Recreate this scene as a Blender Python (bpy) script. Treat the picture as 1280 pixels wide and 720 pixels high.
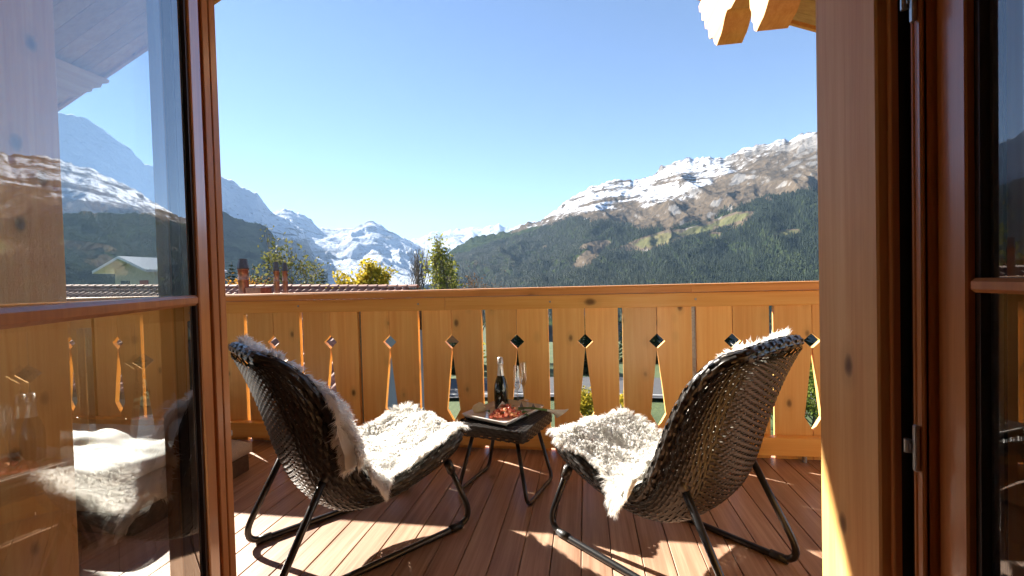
import bpy, math, random
import numpy as np
from math import sin, cos, tan, atan2, radians, degrees, pi, hypot
random.seed(7); rng = np.random.default_rng(7)
for o in list(bpy.data.objects): bpy.data.objects.remove(o)
SC = bpy.context.scene
COL = SC.collection

# ------------------------------------------------------------------ camera
YAW, PIT, ROL, FPX, EYE = radians(9.24), radians(1.164), radians(-1.498), 560.0, 1.15
_fw = np.array([-sin(YAW), cos(YAW), 0]); _rt = np.array([cos(YAW), sin(YAW), 0]); _up = np.array([0, 0, 1.0])
F2 = _fw*cos(PIT) - _up*sin(PIT); _u2 = _up*cos(PIT) + _fw*sin(PIT)
R3 = _rt*cos(ROL) + _u2*sin(ROL); U3 = _u2*cos(ROL) - _rt*sin(ROL)
CAMP = np.array([0, 0, EYE])
cam = bpy.data.cameras.new('camera'); camo = bpy.data.objects.new('camera', cam); COL.objects.link(camo)
from mathutils import Matrix, Vector
camo.matrix_world = Matrix(((R3[0], U3[0], -F2[0], 0), (R3[1], U3[1], -F2[1], 0), (R3[2], U3[2], -F2[2], EYE), (0, 0, 0, 1)))
cam.sensor_width = 36; cam.lens = FPX/1280*36; cam.clip_start = 0.02; cam.clip_end = 60000
SC.camera = camo

# ------------------------------------------------------------------ sky, sun, exposure
SUN_AZ, SUN_EL = radians(-60), radians(30.5)          # azimuth from +Y (outwards) towards +X
w = bpy.data.worlds.new('World'); SC.world = w; w.use_nodes = True
nt = w.node_tree; nt.nodes.clear()
sky = nt.nodes.new('ShaderNodeTexSky'); sky.sky_type = 'NISHITA'; sky.sun_disc = False
sky.sun_elevation = SUN_EL; sky.sun_rotation = SUN_AZ; sky.altitude = 3300; sky.air_density = 0.85; sky.dust_density = 0.15; sky.ozone_density = 2.6
bg = nt.nodes.new('ShaderNodeBackground'); bg.inputs[1].default_value = 0.05
wo = nt.nodes.new('ShaderNodeOutputWorld'); nt.links.new(sky.outputs[0], bg.inputs[0]); nt.links.new(bg.outputs[0], wo.inputs[0])
sl = bpy.data.lights.new('sun', 'SUN'); sl.energy = 5.0; sl.angle = radians(0.53); sl.color = (1.0, 0.93, 0.82)
so = bpy.data.objects.new('sun', sl); COL.objects.link(so)
sd = Vector((-sin(SUN_AZ)*cos(SUN_EL), -cos(SUN_AZ)*cos(SUN_EL), -sin(SUN_EL)))
so.rotation_euler = sd.to_track_quat('-Z', 'Y').to_euler(); so.location = (-20, 12, 14)
SC.view_settings.view_transform = 'Standard'; SC.view_settings.look = 'None'; SC.view_settings.gamma = 1
SC.view_settings.use_curve_mapping = False; SC.view_settings.exposure = 2.38
cy = SC.cycles; cy.max_bounces = 10; cy.diffuse_bounces = 8; cy.glossy_bounces = 4; cy.transmission_bounces = 6; cy.transparent_max_bounces = 10
cy.volume_bounces = 0; cy.caustics_reflective = False; cy.caustics_refractive = False; cy.sample_clamp_indirect = 6

# ------------------------------------------------------------------ photo pixel -> direction / point
def ray(x, y): return F2 + R3*(x-640)/FPX - U3*(y-360)/FPX
def atz(x, y, z=0.0):
    d = ray(x, y); return CAMP + d*((z-EYE)/d[2])
def aty(x, y, Y):
    d = ray(x, y); return CAMP + d*(Y/d[1])
def atx(x, y, X):
    d = ray(x, y); return CAMP + d*(X/d[0])
def px_of(P):
    c = P - CAMP; k = c@F2; return 640 + FPX*(c@R3)/k, 360 - FPX*(c@U3)/k
def azel(x, y):
    d = ray(x, y); return atan2(d[0], d[1]), atan2(d[2], hypot(d[0], d[1]))

# ------------------------------------------------------------------ materials
def newmat(name):
    m = bpy.data.materials.new(name); m.use_nodes = True
    n = m.node_tree.nodes; l = m.node_tree.links
    return m, n, l, n['Principled BSDF']
def ramp(n, stops, interp='LINEAR'):
    r = n.new('ShaderNodeValToRGB'); r.color_ramp.interpolation = interp
    e = r.color_ramp.elements
    while len(e) < len(stops): e.new(0.5)
    for k, (p, c) in enumerate(stops):
        e[k].position = p; e[k].color = (c, c, c, 1) if isinstance(c, (int, float)) else (*c, 1)
    return r
def noise(n, l, vec, scale, detail=4, rough=0.55, dist=0.0):
    t = n.new('ShaderNodeTexNoise'); t.inputs['Scale'].default_value = scale; t.inputs['Detail'].default_value = detail
    t.inputs['Roughness'].default_value = rough; t.inputs['Distortion'].default_value = dist
    if vec is not None: l.new(vec, t.inputs['Vector'])
    return t
def coords(n, l, stretch=(1, 1, 1), rnd=True):
    tc = n.new('ShaderNodeTexCoord'); v = tc.outputs['Object']
    if rnd:
        oi = n.new('ShaderNodeObjectInfo'); mu = n.new('ShaderNodeMath'); mu.operation = 'MULTIPLY'; mu.inputs[1].default_value = 37.0
        l.new(oi.outputs['Random'], mu.inputs[0])
        ad = n.new('ShaderNodeVectorMath'); ad.operation = 'ADD'; l.new(v, ad.inputs[0]); l.new(mu.outputs[0], ad.inputs[1]); v = ad.outputs[0]
    mp = n.new('ShaderNodeMapping'); mp.inputs['Scale'].default_value = stretch; l.new(v, mp.inputs['Vector'])
    return mp.outputs[0]
def mixc(n, l, fac, a, b, mode='MIX'):
    m = n.new('ShaderNodeMix'); m.data_type = 'RGBA'; m.blend_type = mode
    for sock, v in ((m.inputs[0], fac), (m.inputs[6], a), (m.inputs[7], b)):
        if hasattr(v, 'is_linked') or hasattr(v, 'links'): l.new(v, sock)
        elif isinstance(v, (int, float)): sock.default_value = v
        else: sock.default_value = (*v, 1)
    return m.outputs[2]
def bump(n, l, b, height, strength, dist=0.01):
    bp = n.new('ShaderNodeBump'); bp.inputs['Strength'].default_value = strength; bp.inputs['Distance'].default_value = dist
    l.new(height, bp.inputs['Height']); l.new(bp.outputs[0], b.inputs['Normal'])
def wood(name, ca, cb, axis=2, rough=0.5, knots=1.0, grain=1.0, coat=0.0, vary=0.25, knot_scale=6.0, bumps=0.25):
    """pine / larch: growth-ring streaks along one axis, knots, tone that differs from piece to piece"""
    m, n, l, b = newmat(name)
    st = [14*grain]*3; st[axis] = 0.55*grain
    v = coords(n, l, st)
    warp = noise(n, l, v, 0.35, 2, 0.5, 0.6)
    n1 = noise(n, l, v, 2.4, 7, 0.62, 0.35)
    st2 = [60*grain]*3; st2[axis] = 1.2*grain
    v2 = coords(n, l, st2); n2 = noise(n, l, v2, 2.2, 3, 0.6)
    r1 = ramp(n, [(0.30, ca), (0.52, tuple(0.5*(p+q) for p, q in zip(ca, cb))), (0.72, cb)]); l.new(n1.outputs[0], r1.inputs[0])
    c = mixc(n, l, 0.35, r1.outputs[0], n2.outputs[0], 'SOFT_LIGHT')
    c = mixc(n, l, 0.5, c, warp.outputs[0], 'SOFT_LIGHT')
    oi = n.new('ShaderNodeObjectInfo'); hv = n.new('ShaderNodeHueSaturation')
    mr = n.new('ShaderNodeMapRange'); mr.inputs[3].default_value = 1-vary; mr.inputs[4].default_value = 1+vary*0.7
    l.new(oi.outputs['Random'], mr.inputs[0]); l.new(mr.outputs[0], hv.inputs['Value']); l.new(c, hv.inputs['Color']); c = hv.outputs[0]
    if knots:
        sk = [1.0]*3; sk[axis] = 0.62
        vk = coords(n, l, sk); vo = n.new('ShaderNodeTexVoronoi'); vo.inputs['Scale'].default_value = knot_scale; l.new(vk, vo.inputs['Vector'])
        wob = noise(n, l, vk, 40, 2); ad = n.new('ShaderNodeMath'); ad.operation = 'MULTIPLY_ADD'; ad.inputs[1].default_value = 0.05
        l.new(wob.outputs[0], ad.inputs[0]); l.new(vo.outputs['Distance'], ad.inputs[2])
        rk = ramp(n, [(0.085, 1), (0.125, 0.8), (0.19, 0.16), (0.36, 0)]); l.new(ad.outputs[0], rk.inputs[0])
        sp = n.new('ShaderNodeSeparateColor'); l.new(vo.outputs['Color'], sp.inputs[0])
        gt = n.new('ShaderNodeMath'); gt.operation = 'GREATER_THAN'; gt.inputs[1].default_value = 1-0.5*knots; l.new(sp.outputs[0], gt.inputs[0])
        mu = n.new('ShaderNodeMath'); mu.operation = 'MULTIPLY'; l.new(rk.outputs[0], mu.inputs[0]); l.new(gt.outputs[0], mu.inputs[1])
        c = mixc(n, l, mu.outputs[0], c, tuple(0.22*q for q in ca))
    l.new(c, b.inputs['Base Color'])
    b.inputs['Roughness'].default_value = rough; b.inputs['Coat Weight'].default_value = coat; b.inputs['Coat Roughness'].default_value = 0.18
    bump(n, l, b, n1.outputs[0], bumps, 0.004)
    return m
def plain(name, c, rough=0.5, metal=0.0, var=0.12, scale=30, bstr=0.1, coat=0.0, bdist=0.003):
    m, n, l, b = newmat(name)
    v = coords(n, l); t = noise(n, l, v, scale, 4)
    r = ramp(n, [(0.3, tuple(q*(1-var) for q in c)), (0.7, tuple(min(1, q*(1+var)) for q in c))]); l.new(t.outputs[0], r.inputs[0])
    l.new(r.outputs[0], b.inputs['Base Color']); b.inputs['Roughness'].default_value = rough; b.inputs['Metallic'].default_value = metal
    b.inputs['Coat Weight'].default_value = coat
    if bstr: bump(n, l, b, t.outputs[0], bstr, bdist)
    return m
def glassmat(name, tint=(0.96, 0.98, 0.97), gain=1.0, rough=0.0):
    """thin clear pane: Fresnel reflection of both faces over straight-through transmission"""
    m, n, l, b = newmat(name); n.remove(b)
    lw = n.new('ShaderNodeLayerWeight'); lw.inputs[0].default_value = 0.5
    pw = n.new('ShaderNodeMath'); pw.operation = 'POWER'; pw.inputs[1].default_value = 3.2; l.new(lw.outputs['Facing'], pw.inputs[0])
    mu = n.new('ShaderNodeMath'); mu.operation = 'MULTIPLY_ADD'; mu.inputs[1].default_value = 0.9*gain; mu.inputs[2].default_value = 0.08*gain; mu.use_clamp = True; l.new(pw.outputs[0], mu.inputs[0])
    tr = n.new('ShaderNodeBsdfTransparent'); tr.inputs[0].default_value = (*tint, 1)
    gl = n.new('ShaderNodeBsdfGlossy'); gl.inputs['Roughness'].default_value = rough
    mx = n.new('ShaderNodeMixShader'); l.new(mu.outputs[0], mx.inputs[0]); l.new(tr.outputs[0], mx.inputs[1]); l.new(gl.outputs[0], mx.inputs[2])
    l.new(mx.outputs[0], n['Material Output'].inputs[0])
    return m
def foliage(name, ca, cb, trans=0.35, scale=3.0):
    m, n, l, b = newmat(name)
    g = n.new('ShaderNodeNewGeometry'); oi = n.new('ShaderNodeTexCoord')
    t = noise(n, l, oi.outputs['Object'], scale, 2)
    ad = n.new('ShaderNodeMath'); ad.operation = 'ADD'; l.new(t.outputs[0], ad.inputs[0]); l.new(g.outputs['Random Per Island'], ad.inputs[1])
    r = ramp(n, [(0.55, ca), (1.35/1.5, cb)]); dv = n.new('ShaderNodeMath'); dv.operation = 'DIVIDE'; dv.inputs[1].default_value = 1.5
    l.new(ad.outputs[0], dv.inputs[0]); l.new(dv.outputs[0], r.inputs[0]); r.color_ramp.elements[0].position = 0.25
    l.new(r.outputs[0], b.inputs['Base Color']); b.inputs['Roughness'].default_value = 0.7; b.inputs['Specular IOR Level'].default_value = 0.08
    tl = n.new('ShaderNodeBsdfTranslucent'); l.new(r.outputs[0], tl.inputs[0])
    mx = n.new('ShaderNodeMixShader'); mx.inputs[0].default_value = trans; l.new(b.outputs[0], mx.inputs[1]); l.new(tl.outputs[0], mx.inputs[2])
    l.new(mx.outputs[0], n['Material Output'].inputs[0])
    return m

M = {}
M['rail'] = wood('honey_pine', (0.82, 0.44, 0.12), (0.93, 0.58, 0.20), 2, 0.42, 1.2, coat=0.15, vary=0.2, knot_scale=8.5)
M['railx'] = wood('honey_pine_beam', (0.80, 0.40, 0.09), (0.90, 0.52, 0.15), 0, 0.42, 0.8, coat=0.15, vary=0.1)
M['floor'] = wood('larch_deck', (0.29, 0.155, 0.095), (0.54, 0.355, 0.245), 1, 0.42, 0.35, coat=0.12, vary=0.16, knot_scale=4, bumps=0.4)
M['post'] = wood('raw_spruce', (0.70, 0.34, 0.095), (0.84, 0.50, 0.18), 2, 0.6, 1.5, vary=0.05, knot_scale=8, grain=1.0)
M['purlin'] = wood('eaves_spruce', (0.60, 0.28, 0.075), (0.74, 0.41, 0.15), 1, 0.5, 0.6, vary=0.1)
M['soffit'] = wood('soffit_spruce', (0.52, 0.29, 0.11), (0.66, 0.42, 0.19), 0, 0.5, 0.8, vary=0.18)
M['frame'] = wood('varnished_frame', (0.46, 0.17, 0.045), (0.60, 0.25, 0.075), 2, 0.34, 0.0, coat=0.45, vary=0.04, bumps=0.06)
M['roomwood'] = wood('room_panel', (0.36, 0.20, 0.10), (0.50, 0.30, 0.16), 2, 0.55, 0.5, vary=0.1)
M['dark'] = plain('black_gasket', (0.012, 0.011, 0.011), 0.5)
M['bead'] = plain('dark_bronze_bead', (0.045, 0.026, 0.018), 0.35, 0.0)
M['spacer'] = plain('grey_spacer', (0.25, 0.25, 0.25), 0.4, 0.7)
M['steel'] = plain('galvanised_steel', (0.42, 0.42, 0.41), 0.4, 0.85, 0.2, 60)
M['hinge'] = plain('satin_metal', (0.40, 0.38, 0.36), 0.32, 0.9)
M['glass'] = glassmat('door_glass', gain=1.15)
M['rattan'] = plain('espresso_rattan', (0.034, 0.030, 0.027), 0.32, 0.0, 0.25, 80, 0.1)
M['tube'] = plain('black_powder_coat', (0.012, 0.012, 0.013), 0.28, 0.0, 0.1, 200, 0.05, coat=0.3)
M['plastic'] = plain('black_plastic', (0.02, 0.02, 0.02), 0.45)

# ------------------------------------------------------------------ mesh helpers
def mesh_of(name, V, Fc, smooth=False):
    me = bpy.data.meshes.new(name)
    V = np.asarray(V, dtype=np.float64)
    if isinstance(Fc, np.ndarray) and Fc.ndim == 2:
        nf, k = Fc.shape
        me.vertices.add(len(V)); me.vertices.foreach_set('co', V.ravel().astype(np.float32))
        me.loops.add(nf*k); me.loops.foreach_set('vertex_index', Fc.ravel().astype(np.int32))
        me.polygons.add(nf); me.polygons.foreach_set('loop_start', np.arange(0, nf*k, k, dtype=np.int32))
        me.update(calc_edges=True); me.validate()
    else:
        me.from_pydata([tuple(v) for v in V], [], [list(map(int, f)) for f in Fc]); me.update()
    if smooth: me.polygons.foreach_set('use_smooth', np.ones(len(me.polygons), dtype=bool))
    return me
class MB:
    def __init__(s): s.v = []; s.f = []
    def add(s, V, Fc):
        o = len(s.v); s.v += [tuple(map(float, p)) for p in V]; s.f += [[o+int(i) for i in f] for f in Fc]; return s
    def box(s, x0, x1, y0, y1, z0, z1, c=0.0):
        if c <= 0:
            V = [(x, y, z) for x in (x0, x1) for y in (y0, y1) for z in (z0, z1)]
            return s.add(V, [(0, 1, 3, 2), (4, 6, 7, 5), (0, 4, 5, 1), (2, 3, 7, 6), (0, 2, 6, 4), (1, 5, 7, 3)])
        V = []; idx = {}
        X = (x0, x1); Y = (y0, y1); Z = (z0, z1)
        for i in (0, 1):
            for j in (0, 1):
                for k in (0, 1):
                    sx, sy, sz = (1-2*i)*c, (1-2*j)*c, (1-2*k)*c
                    idx[i, j, k] = len(V)
                    V += [(X[i], Y[j]+sy, Z[k]+sz), (X[i]+sx, Y[j], Z[k]+sz), (X[i]+sx, Y[j]+sy, Z[k])]
        g = lambda i, j, k, a: idx[i, j, k]+a
        Fs = []
        for i in (0, 1): Fs.append([g(i, 0, 0, 0), g(i, 0, 1, 0), g(i, 1, 1, 0), g(i, 1, 0, 0)][::(1 if i == 0 else -1)])
        for j in (0, 1): Fs.append([g(0, j, 0, 1), g(1, j, 0, 1), g(1, j, 1, 1), g(0, j, 1, 1)][::(1 if j == 0 else -1)])
        for k in (0, 1): Fs.append([g(0, 0, k, 2), g(0, 1, k, 2), g(1, 1, k, 2), g(1, 0, k, 2)][::(1 if k == 0 else -1)])
        for a in (0, 1):
            for b_ in (0, 1):
                Fs.append([g(a, b_, 0, 0), g(a, b_, 1, 0), g(a, b_, 1, 1), g(a, b_, 0, 1)])
                Fs.append([g(a, 0, b_, 0), g(a, 1, b_, 0), g(a, 1, b_, 2), g(a, 0, b_, 2)])
                Fs.append([g(0, a, b_, 1), g(1, a, b_, 1), g(1, a, b_, 2), g(0, a, b_, 2)])
        for i in (0, 1):
            for j in (0, 1):
                for k in (0, 1): Fs.append([g(i, j, k, 0), g(i, j, k, 1), g(i, j, k, 2)])
        return s.add(V, Fs)
    def tube(s, path, r, n=10, caps=True):
        P = [np.array(p, float) for p in path]; m = len(P); rr = r if hasattr(r, '__len__') else [r]*m
        up = None; V = []; Fs = []
        for i in range(m):
            d = (P[min(i+1, m-1)] - P[max(i-1, 0)]); d = d/(np.linalg.norm(d)+1e-12)
            if up is None: up = np.array([0, 0, 1.0]) if abs(d[2]) < 0.9 else np.array([1.0, 0, 0])
            a = np.cross(d, up); a /= np.linalg.norm(a); up = np.cross(a, d)
            for k in range(n):
                t = 2*pi*k/n; V.append(P[i] + rr[i]*(a*cos(t) + up*sin(t)))
        for i in range(m-1):
            for k in range(n): Fs.append([i*n+k, i*n+(k+1) % n, (i+1)*n+(k+1) % n, (i+1)*n+k])
        if caps: Fs += [list(range(n))[::-1], [(m-1)*n+k for k in range(n)]]
        return s.add(V, Fs)
    def lathe(s, prof, c=(0, 0, 0), n=20):
        V = []; Fs = []; m = len(prof)
        for (r, z) in prof:
            for k in range(n): t = 2*pi*k/n; V.append((c[0]+r*cos(t), c[1]+r*sin(t), c[2]+z))
        for i in range(m-1):
            for k in range(n): Fs.append([i*n+k, i*n+(k+1) % n, (i+1)*n+(k+1) % n, (i+1)*n+k])
        return s.add(V, Fs)
    def prism(s, poly, a, b, axis=1):
        """poly of 2D points in the other two axes, extruded along axis from a to b"""
        n = len(poly); V = []
        for t in (a, b):
            for (p, q) in poly:
                V.append({0: (t, p, q), 1: (p, t, q), 2: (p, q, t)}[axis])
        Fs = [list(range(n)), list(range(2*n-1, n-1, -1))] + [[i, n+i, n+(i+1) % n, (i+1) % n] for i in range(n)]
        return s.add(V, Fs)
    def mesh(s, name, smooth=False, off=(0, 0, 0)):
        return mesh_of(name, np.array(s.v)-np.array(off), s.f, smooth)
def fixnormals(me):
    import bmesh
    b = bmesh.new(); b.from_mesh(me); bmesh.ops.recalc_face_normals(b, faces=b.faces); b.to_mesh(me); b.free()
def link(name, data, mat=None, parent=None, loc=(0, 0, 0), kind=None):
    o = bpy.data.objects.new(name, data); COL.objects.link(o); o.location = loc
    if mat is not None and data is not None and len(data.materials) == 0: data.materials.append(mat)
    if parent is not None: o.parent = parent
    if kind: o['kind'] = kind
    return o
def part(name, mb, mat, parent, smooth=False, kind=None, fix=True, label=None):
    """mb holds world coordinates; the parent is an unrotated Empty or mesh at its own location"""
    off = tuple(parent.matrix_basis.translation) if parent is not None else (0, 0, 0)
    pp = parent.parent if parent is not None else None
    while pp is not None: off = tuple(np.array(off)+np.array(pp.matrix_basis.translation)); pp = pp.parent
    me = mb.mesh(name, smooth, off)
    if fix: fixnormals(me)
    o = link(name, me, mat, parent, kind=kind)
    if label: o['label'] = label
    return o
def tag(o, label, cat, group=None):
    o['label'] = label; o['category'] = cat
    if group: o['group'] = group
    return o
def thing(name, label, cat, loc=(0, 0, 0), rz=0.0, group=None):
    o = bpy.data.objects.new(name, None); COL.objects.link(o); o.location = loc; o.rotation_euler = (0, 0, rz); o.empty_display_size = 0.1
    return tag(o, label, cat, group)
def struct(name, me, mat):
    o = link(name, me, mat); o['kind'] = 'structure'; return o
def copy_tree(o, parent=None):
    c = o.copy(); COL.objects.link(c)
    if parent is not None: c.parent = parent
    for ch in list(o.children): copy_tree(ch, c)
    return c
def fillet(pts, rad, n=7):
    out = [np.array(pts[0], float)]
    for i in range(1, len(pts)-1):
        p, a, b = (np.array(pts[j], float) for j in (i, i-1, i+1))
        da = (a-p)/np.linalg.norm(a-p); db = (b-p)/np.linalg.norm(b-p)
        ang = math.acos(max(-1, min(1, da@db))); t = min(rad/tan(ang/2), 0.45*min(np.linalg.norm(a-p), np.linalg.norm(b-p)))
        for k in range(n+1):
            s = k/n; out.append((p+da*t)*(1-s)**2 + 2*s*(1-s)*p + (p+db*t)*s*s)
    out.append(np.array(pts[-1], float)); return out

# value noise in numpy for terrain
_perm = np.random.default_rng(3).random((256, 256))
def vnoise(x, y):
    xi = np.floor(x).astype(int); yi = np.floor(y).astype(int); fx = x-xi; fy = y-yi
    fx = fx*fx*fx*(fx*(fx*6-15)+10); fy = fy*fy*fy*(fy*(fy*6-15)+10)
    g = lambda a, b: _perm[a & 255, b & 255]
    return (g(xi, yi)*(1-fx)+g(xi+1, yi)*fx)*(1-fy) + (g(xi, yi+1)*(1-fx)+g(xi+1, yi+1)*fx)*fy
def fbm(x, y, oct=5, gain=0.5, ridged=False):
    a = 1.0; s = 0; t = 0
    for k in range(oct):
        v = vnoise(x*2**k+17.3*k, y*2**k+9.1*k)
        if ridged: v = 1-np.abs(2*v-1)
        s = s+a*v; t += a; a *= gain
    return s/t

# ================================================================== SETTING: ground, mountains
def ground_h(X, Y):
    r = np.hypot(X, Y)
    h = -5.6 - np.clip((r-26)/60, 0, None)**1.25*6 - np.clip((r-300)/1000, 0, 1)*40
    h = h + (fbm(X/35+5, Y/35+3, 3)-0.5)*1.6*np.clip((r-14)/30, 0, 1) + (fbm(X/400, Y/400, 3)-0.5)*60*np.clip((r-250)/800, 0, 1)
    back = np.clip(-Y/60, 0, 4); h = h + back*9*np.clip((r-20)/40, 0, 1)
    return np.maximum(h, -330)
def build_ground():
    na, nr = 192, 90
    A = np.linspace(0, 2*pi, na, endpoint=False); Rr = np.concatenate([[0.0], 4*(20000/4)**(np.linspace(0, 1, nr-1))])
    a, r = np.meshgrid(A, Rr, indexing='ij'); X = r*np.sin(a); Y = r*np.cos(a)+0; Z = ground_h(X, Y)
    V = np.stack([X, Y, Z], -1).reshape(-1, 3)
    i, j = np.meshgrid(np.arange(na), np.arange(nr-1), indexing='ij'); i2 = (i+1) % na
    Fc = np.stack([i*nr+j, i*nr+j+1, i2*nr+j+1, i2*nr+j], -1).reshape(-1, 4)[:, ::-1]
    m, n, l, b = newmat('meadow'); v = coords(n, l, rnd=False)
    t = noise(n, l, v, 0.25, 6, 0.6); t2 = noise(n, l, v, 6, 5, 0.7)
    r1 = ramp(n, [(0.35, (0.032, 0.055, 0.012)), (0.55, (0.055, 0.08, 0.02)), (0.7, (0.085, 0.08, 0.03))]); l.new(t.outputs[0], r1.inputs[0])
    c = mixc(n, l, 0.6, r1.outputs[0], t2.outputs[0], 'OVERLAY'); l.new(c, b.inputs['Base Color']); b.inputs['Roughness'].default_value = 0.9
    bump(n, l, b, t2.outputs[0], 0.6, 0.1)
    struct('ground', mesh_of('ground', V, Fc, True), m)
build_ground()

def interp_line(px_pts):
    a = np.array([azel(*p) for p in px_pts]); o = np.argsort(a[:, 0]); return a[o, 0], a[o, 1]
def mtn_material(name, snow_c=(0.72, 0.76, 0.84), grass=((0.062, 0.050, 0.038), (0.125, 0.095, 0.064)), rock=((0.13, 0.125, 0.12), (0.28, 0.26, 0.24)),
                 forest=((0.012, 0.022, 0.010), (0.045, 0.055, 0.02)), meadow=((0.065, 0.075, 0.03), (0.125, 0.11, 0.055)), sc=1.0, bs=0.6):
    m, n, l, b = newmat(name)
    tc = n.new('ShaderNodeTexCoord'); v = tc.outputs['Object']
    def attr(nm):
        a = n.new('ShaderNodeAttribute'); a.attribute_name = nm; return a.outputs['Fac']
    big = noise(n, l, v, 0.004*sc, 8, 0.62, 0.3); fine = noise(n, l, v, 0.022*sc, 7, 0.68, 0.2)
    # strata that follow the height
    mp = n.new('ShaderNodeMapping'); mp.inputs['Scale'].default_value = (0.0025*sc, 0.0025*sc, 0.02*sc); l.new(v, mp.inputs[0]); strat = noise(n, l, mp.outputs[0], 1.0, 6, 0.65, 0.4)
    def pick(stops, src):
        r = ramp(n, stops); l.new(src, r.inputs[0]); return r.outputs[0]
    def thresh(a, nz, k, lo, hi):
        s = n.new('ShaderNodeMath'); s.operation = 'MULTIPLY_ADD'; s.inputs[1].default_value = k; l.new(nz, s.inputs[0]); l.new(a, s.inputs[2])
        q = n.new('ShaderNodeMapRange'); q.interpolation_type = 'SMOOTHSTEP'; q.inputs[1].default_value = lo; q.inputs[2].default_value = hi; l.new(s.outputs[0], q.inputs[0]); return q.outputs[0]
    c = pick([(0.3, grass[0]), (0.7, grass[1])], fine.outputs[0])
    rk = pick([(0.3, rock[0]), (0.7, rock[1])], strat.outputs[0])
    c = mixc(n, l, thresh(attr('rock'), fine.outputs[0], 0.9, 0.85, 1.05), c, rk)
    c = mixc(n, l, thresh(attr('meadow'), fine.outputs[0], 1.3, 1.05, 1.2), c, pick([(0.35, meadow[0]), (0.65, meadow[1])], big.outputs[0]))
    c = mixc(n, l, thresh(attr('forest'), fine.outputs[0], 0.9, 0.88, 1.0), c, pick([(0.35, forest[0]), (0.7, forest[1])], fine.outputs[0]))
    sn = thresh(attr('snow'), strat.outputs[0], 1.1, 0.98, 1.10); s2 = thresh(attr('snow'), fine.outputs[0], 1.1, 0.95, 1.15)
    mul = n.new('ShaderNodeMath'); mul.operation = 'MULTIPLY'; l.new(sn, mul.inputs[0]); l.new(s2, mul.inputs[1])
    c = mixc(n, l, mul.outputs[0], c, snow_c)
    l.new(c, b.inputs['Base Color']); b.inputs['Roughness'].default_value = 0.85; b.inputs['Specular IOR Level'].default_value = 0.0
    bump(n, l, b, fine.outputs[0], bs, 60.0/sc)
    return m
def mountain(name, sil, D, r0, e0, mat, na, nr, p=1.0, amp=90, masks=None, dfun=None, gul=260.0, seed=0.0, back=0.35, edge=0.3, low=1.0):
    sa, se = interp_line(sil)
    A = np.linspace(sa[0], sa[-1], na); es = np.interp(A, sa, se)
    jag = (fbm(A*140+seed, A*0+seed, 4)-0.5)*0.007
    ker = np.exp(-0.5*(np.arange(-40, 41)/(na*0.02))**2); ker /= ker.sum()
    soft = np.convolve(np.pad(es, 40, mode='edge'), ker, mode='valid')
    T = np.concatenate([np.linspace(0, 1, nr), 1+back*np.linspace(0.08, 1, 10)])
    a, t = np.meshgrid(A, T, indexing='ij'); DD = D if dfun is None else dfun(a)
    r = r0 + (DD-r0)*t
    tf = np.clip(t, 0, 1); sharp = tf**26
    et = np.tan(soft[:, None]*(1-sharp) + (es+jag)[:, None]*sharp); es = es+jag
    e = np.tan(e0) + (et-np.tan(e0))*tf**p
    h = EYE + r*e; h = np.where(t > 1, EYE + DD*np.tan(es)[:, None] - (t-1)*(DD-r0)*0.75, h)
    X = r*np.sin(a); Y = r*np.cos(a)
    win = np.clip(np.sin(pi*np.clip(tf, 0, 1))**0.7, edge, 1)
    win = win*(low+(1-low)*np.clip((tf-0.35)/0.35, 0, 1))
    wx = 1.1*fbm(X/(gul*1.6)+seed, Y/(gul*1.6), 3); wy = 1.1*fbm(X/(gul*1.6), Y/(gul*1.6)+seed, 3)
    gu = fbm(a*DD/gul+0.45*r/gul+seed+wx, r/(gul*1.7)+seed+wy, 6, 0.5, True)
    me_ = fbm(X/(gul*2.1)+seed+wx, Y/(gul*2.1)-seed+wy, 6, 0.5, True)
    h = h + (gu-0.62)*amp*win*1.7 + (me_-0.62)*amp*win*1.4
    P = np.stack([X, Y, h], -1)
    nt_ = len(T); i, j = np.meshgrid(np.arange(na-1), np.arange(nt_-1), indexing='ij')
    Fc = np.stack([i*nt_+j, (i+1)*nt_+j, (i+1)*nt_+j+1, i*nt_+j+1], -1).reshape(-1, 4)
    me = mesh_of(name, P.reshape(-1, 3), Fc, True)
    Pf = P.reshape(-1, 3); PX, PY = px_of(Pf)
    gx, gy = np.gradient(h); dr = np.gradient(r, axis=1); slope = np.abs(gy/np.maximum(np.abs(dr), 1)).ravel()
    vals = masks(PX, PY, Pf, slope) if masks else {}
    for k in ('snow', 'forest', 'meadow', 'rock'):
        at = me.attributes.new(k, 'FLOAT', 'POINT'); at.data.foreach_set('value', np.asarray(vals.get(k, np.zeros(len(Pf))), dtype=np.float32))
    o = struct(name, me, mat)
    return o, dict(A=A, T=T, P=P, vals=vals, shape=a.shape)

L = lambda x, pts: np.interp(x, [q[0] for q in pts], [q[1] for q in pts])
sm = lambda v, a, b: np.clip((v-a)/(b-a), 0, 1)
def blob(PX, PY, poly_c, rx, ry, rot=0.0):
    dx = PX-poly_c[0]; dy = PY-poly_c[1]; c, s = cos(rot), sin(rot); u = (dx*c+dy*s)/rx; v = (-dx*s+dy*c)/ry
    return np.clip(1.6-1.2*np.sqrt(u*u+v*v), 0, 1)

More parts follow.
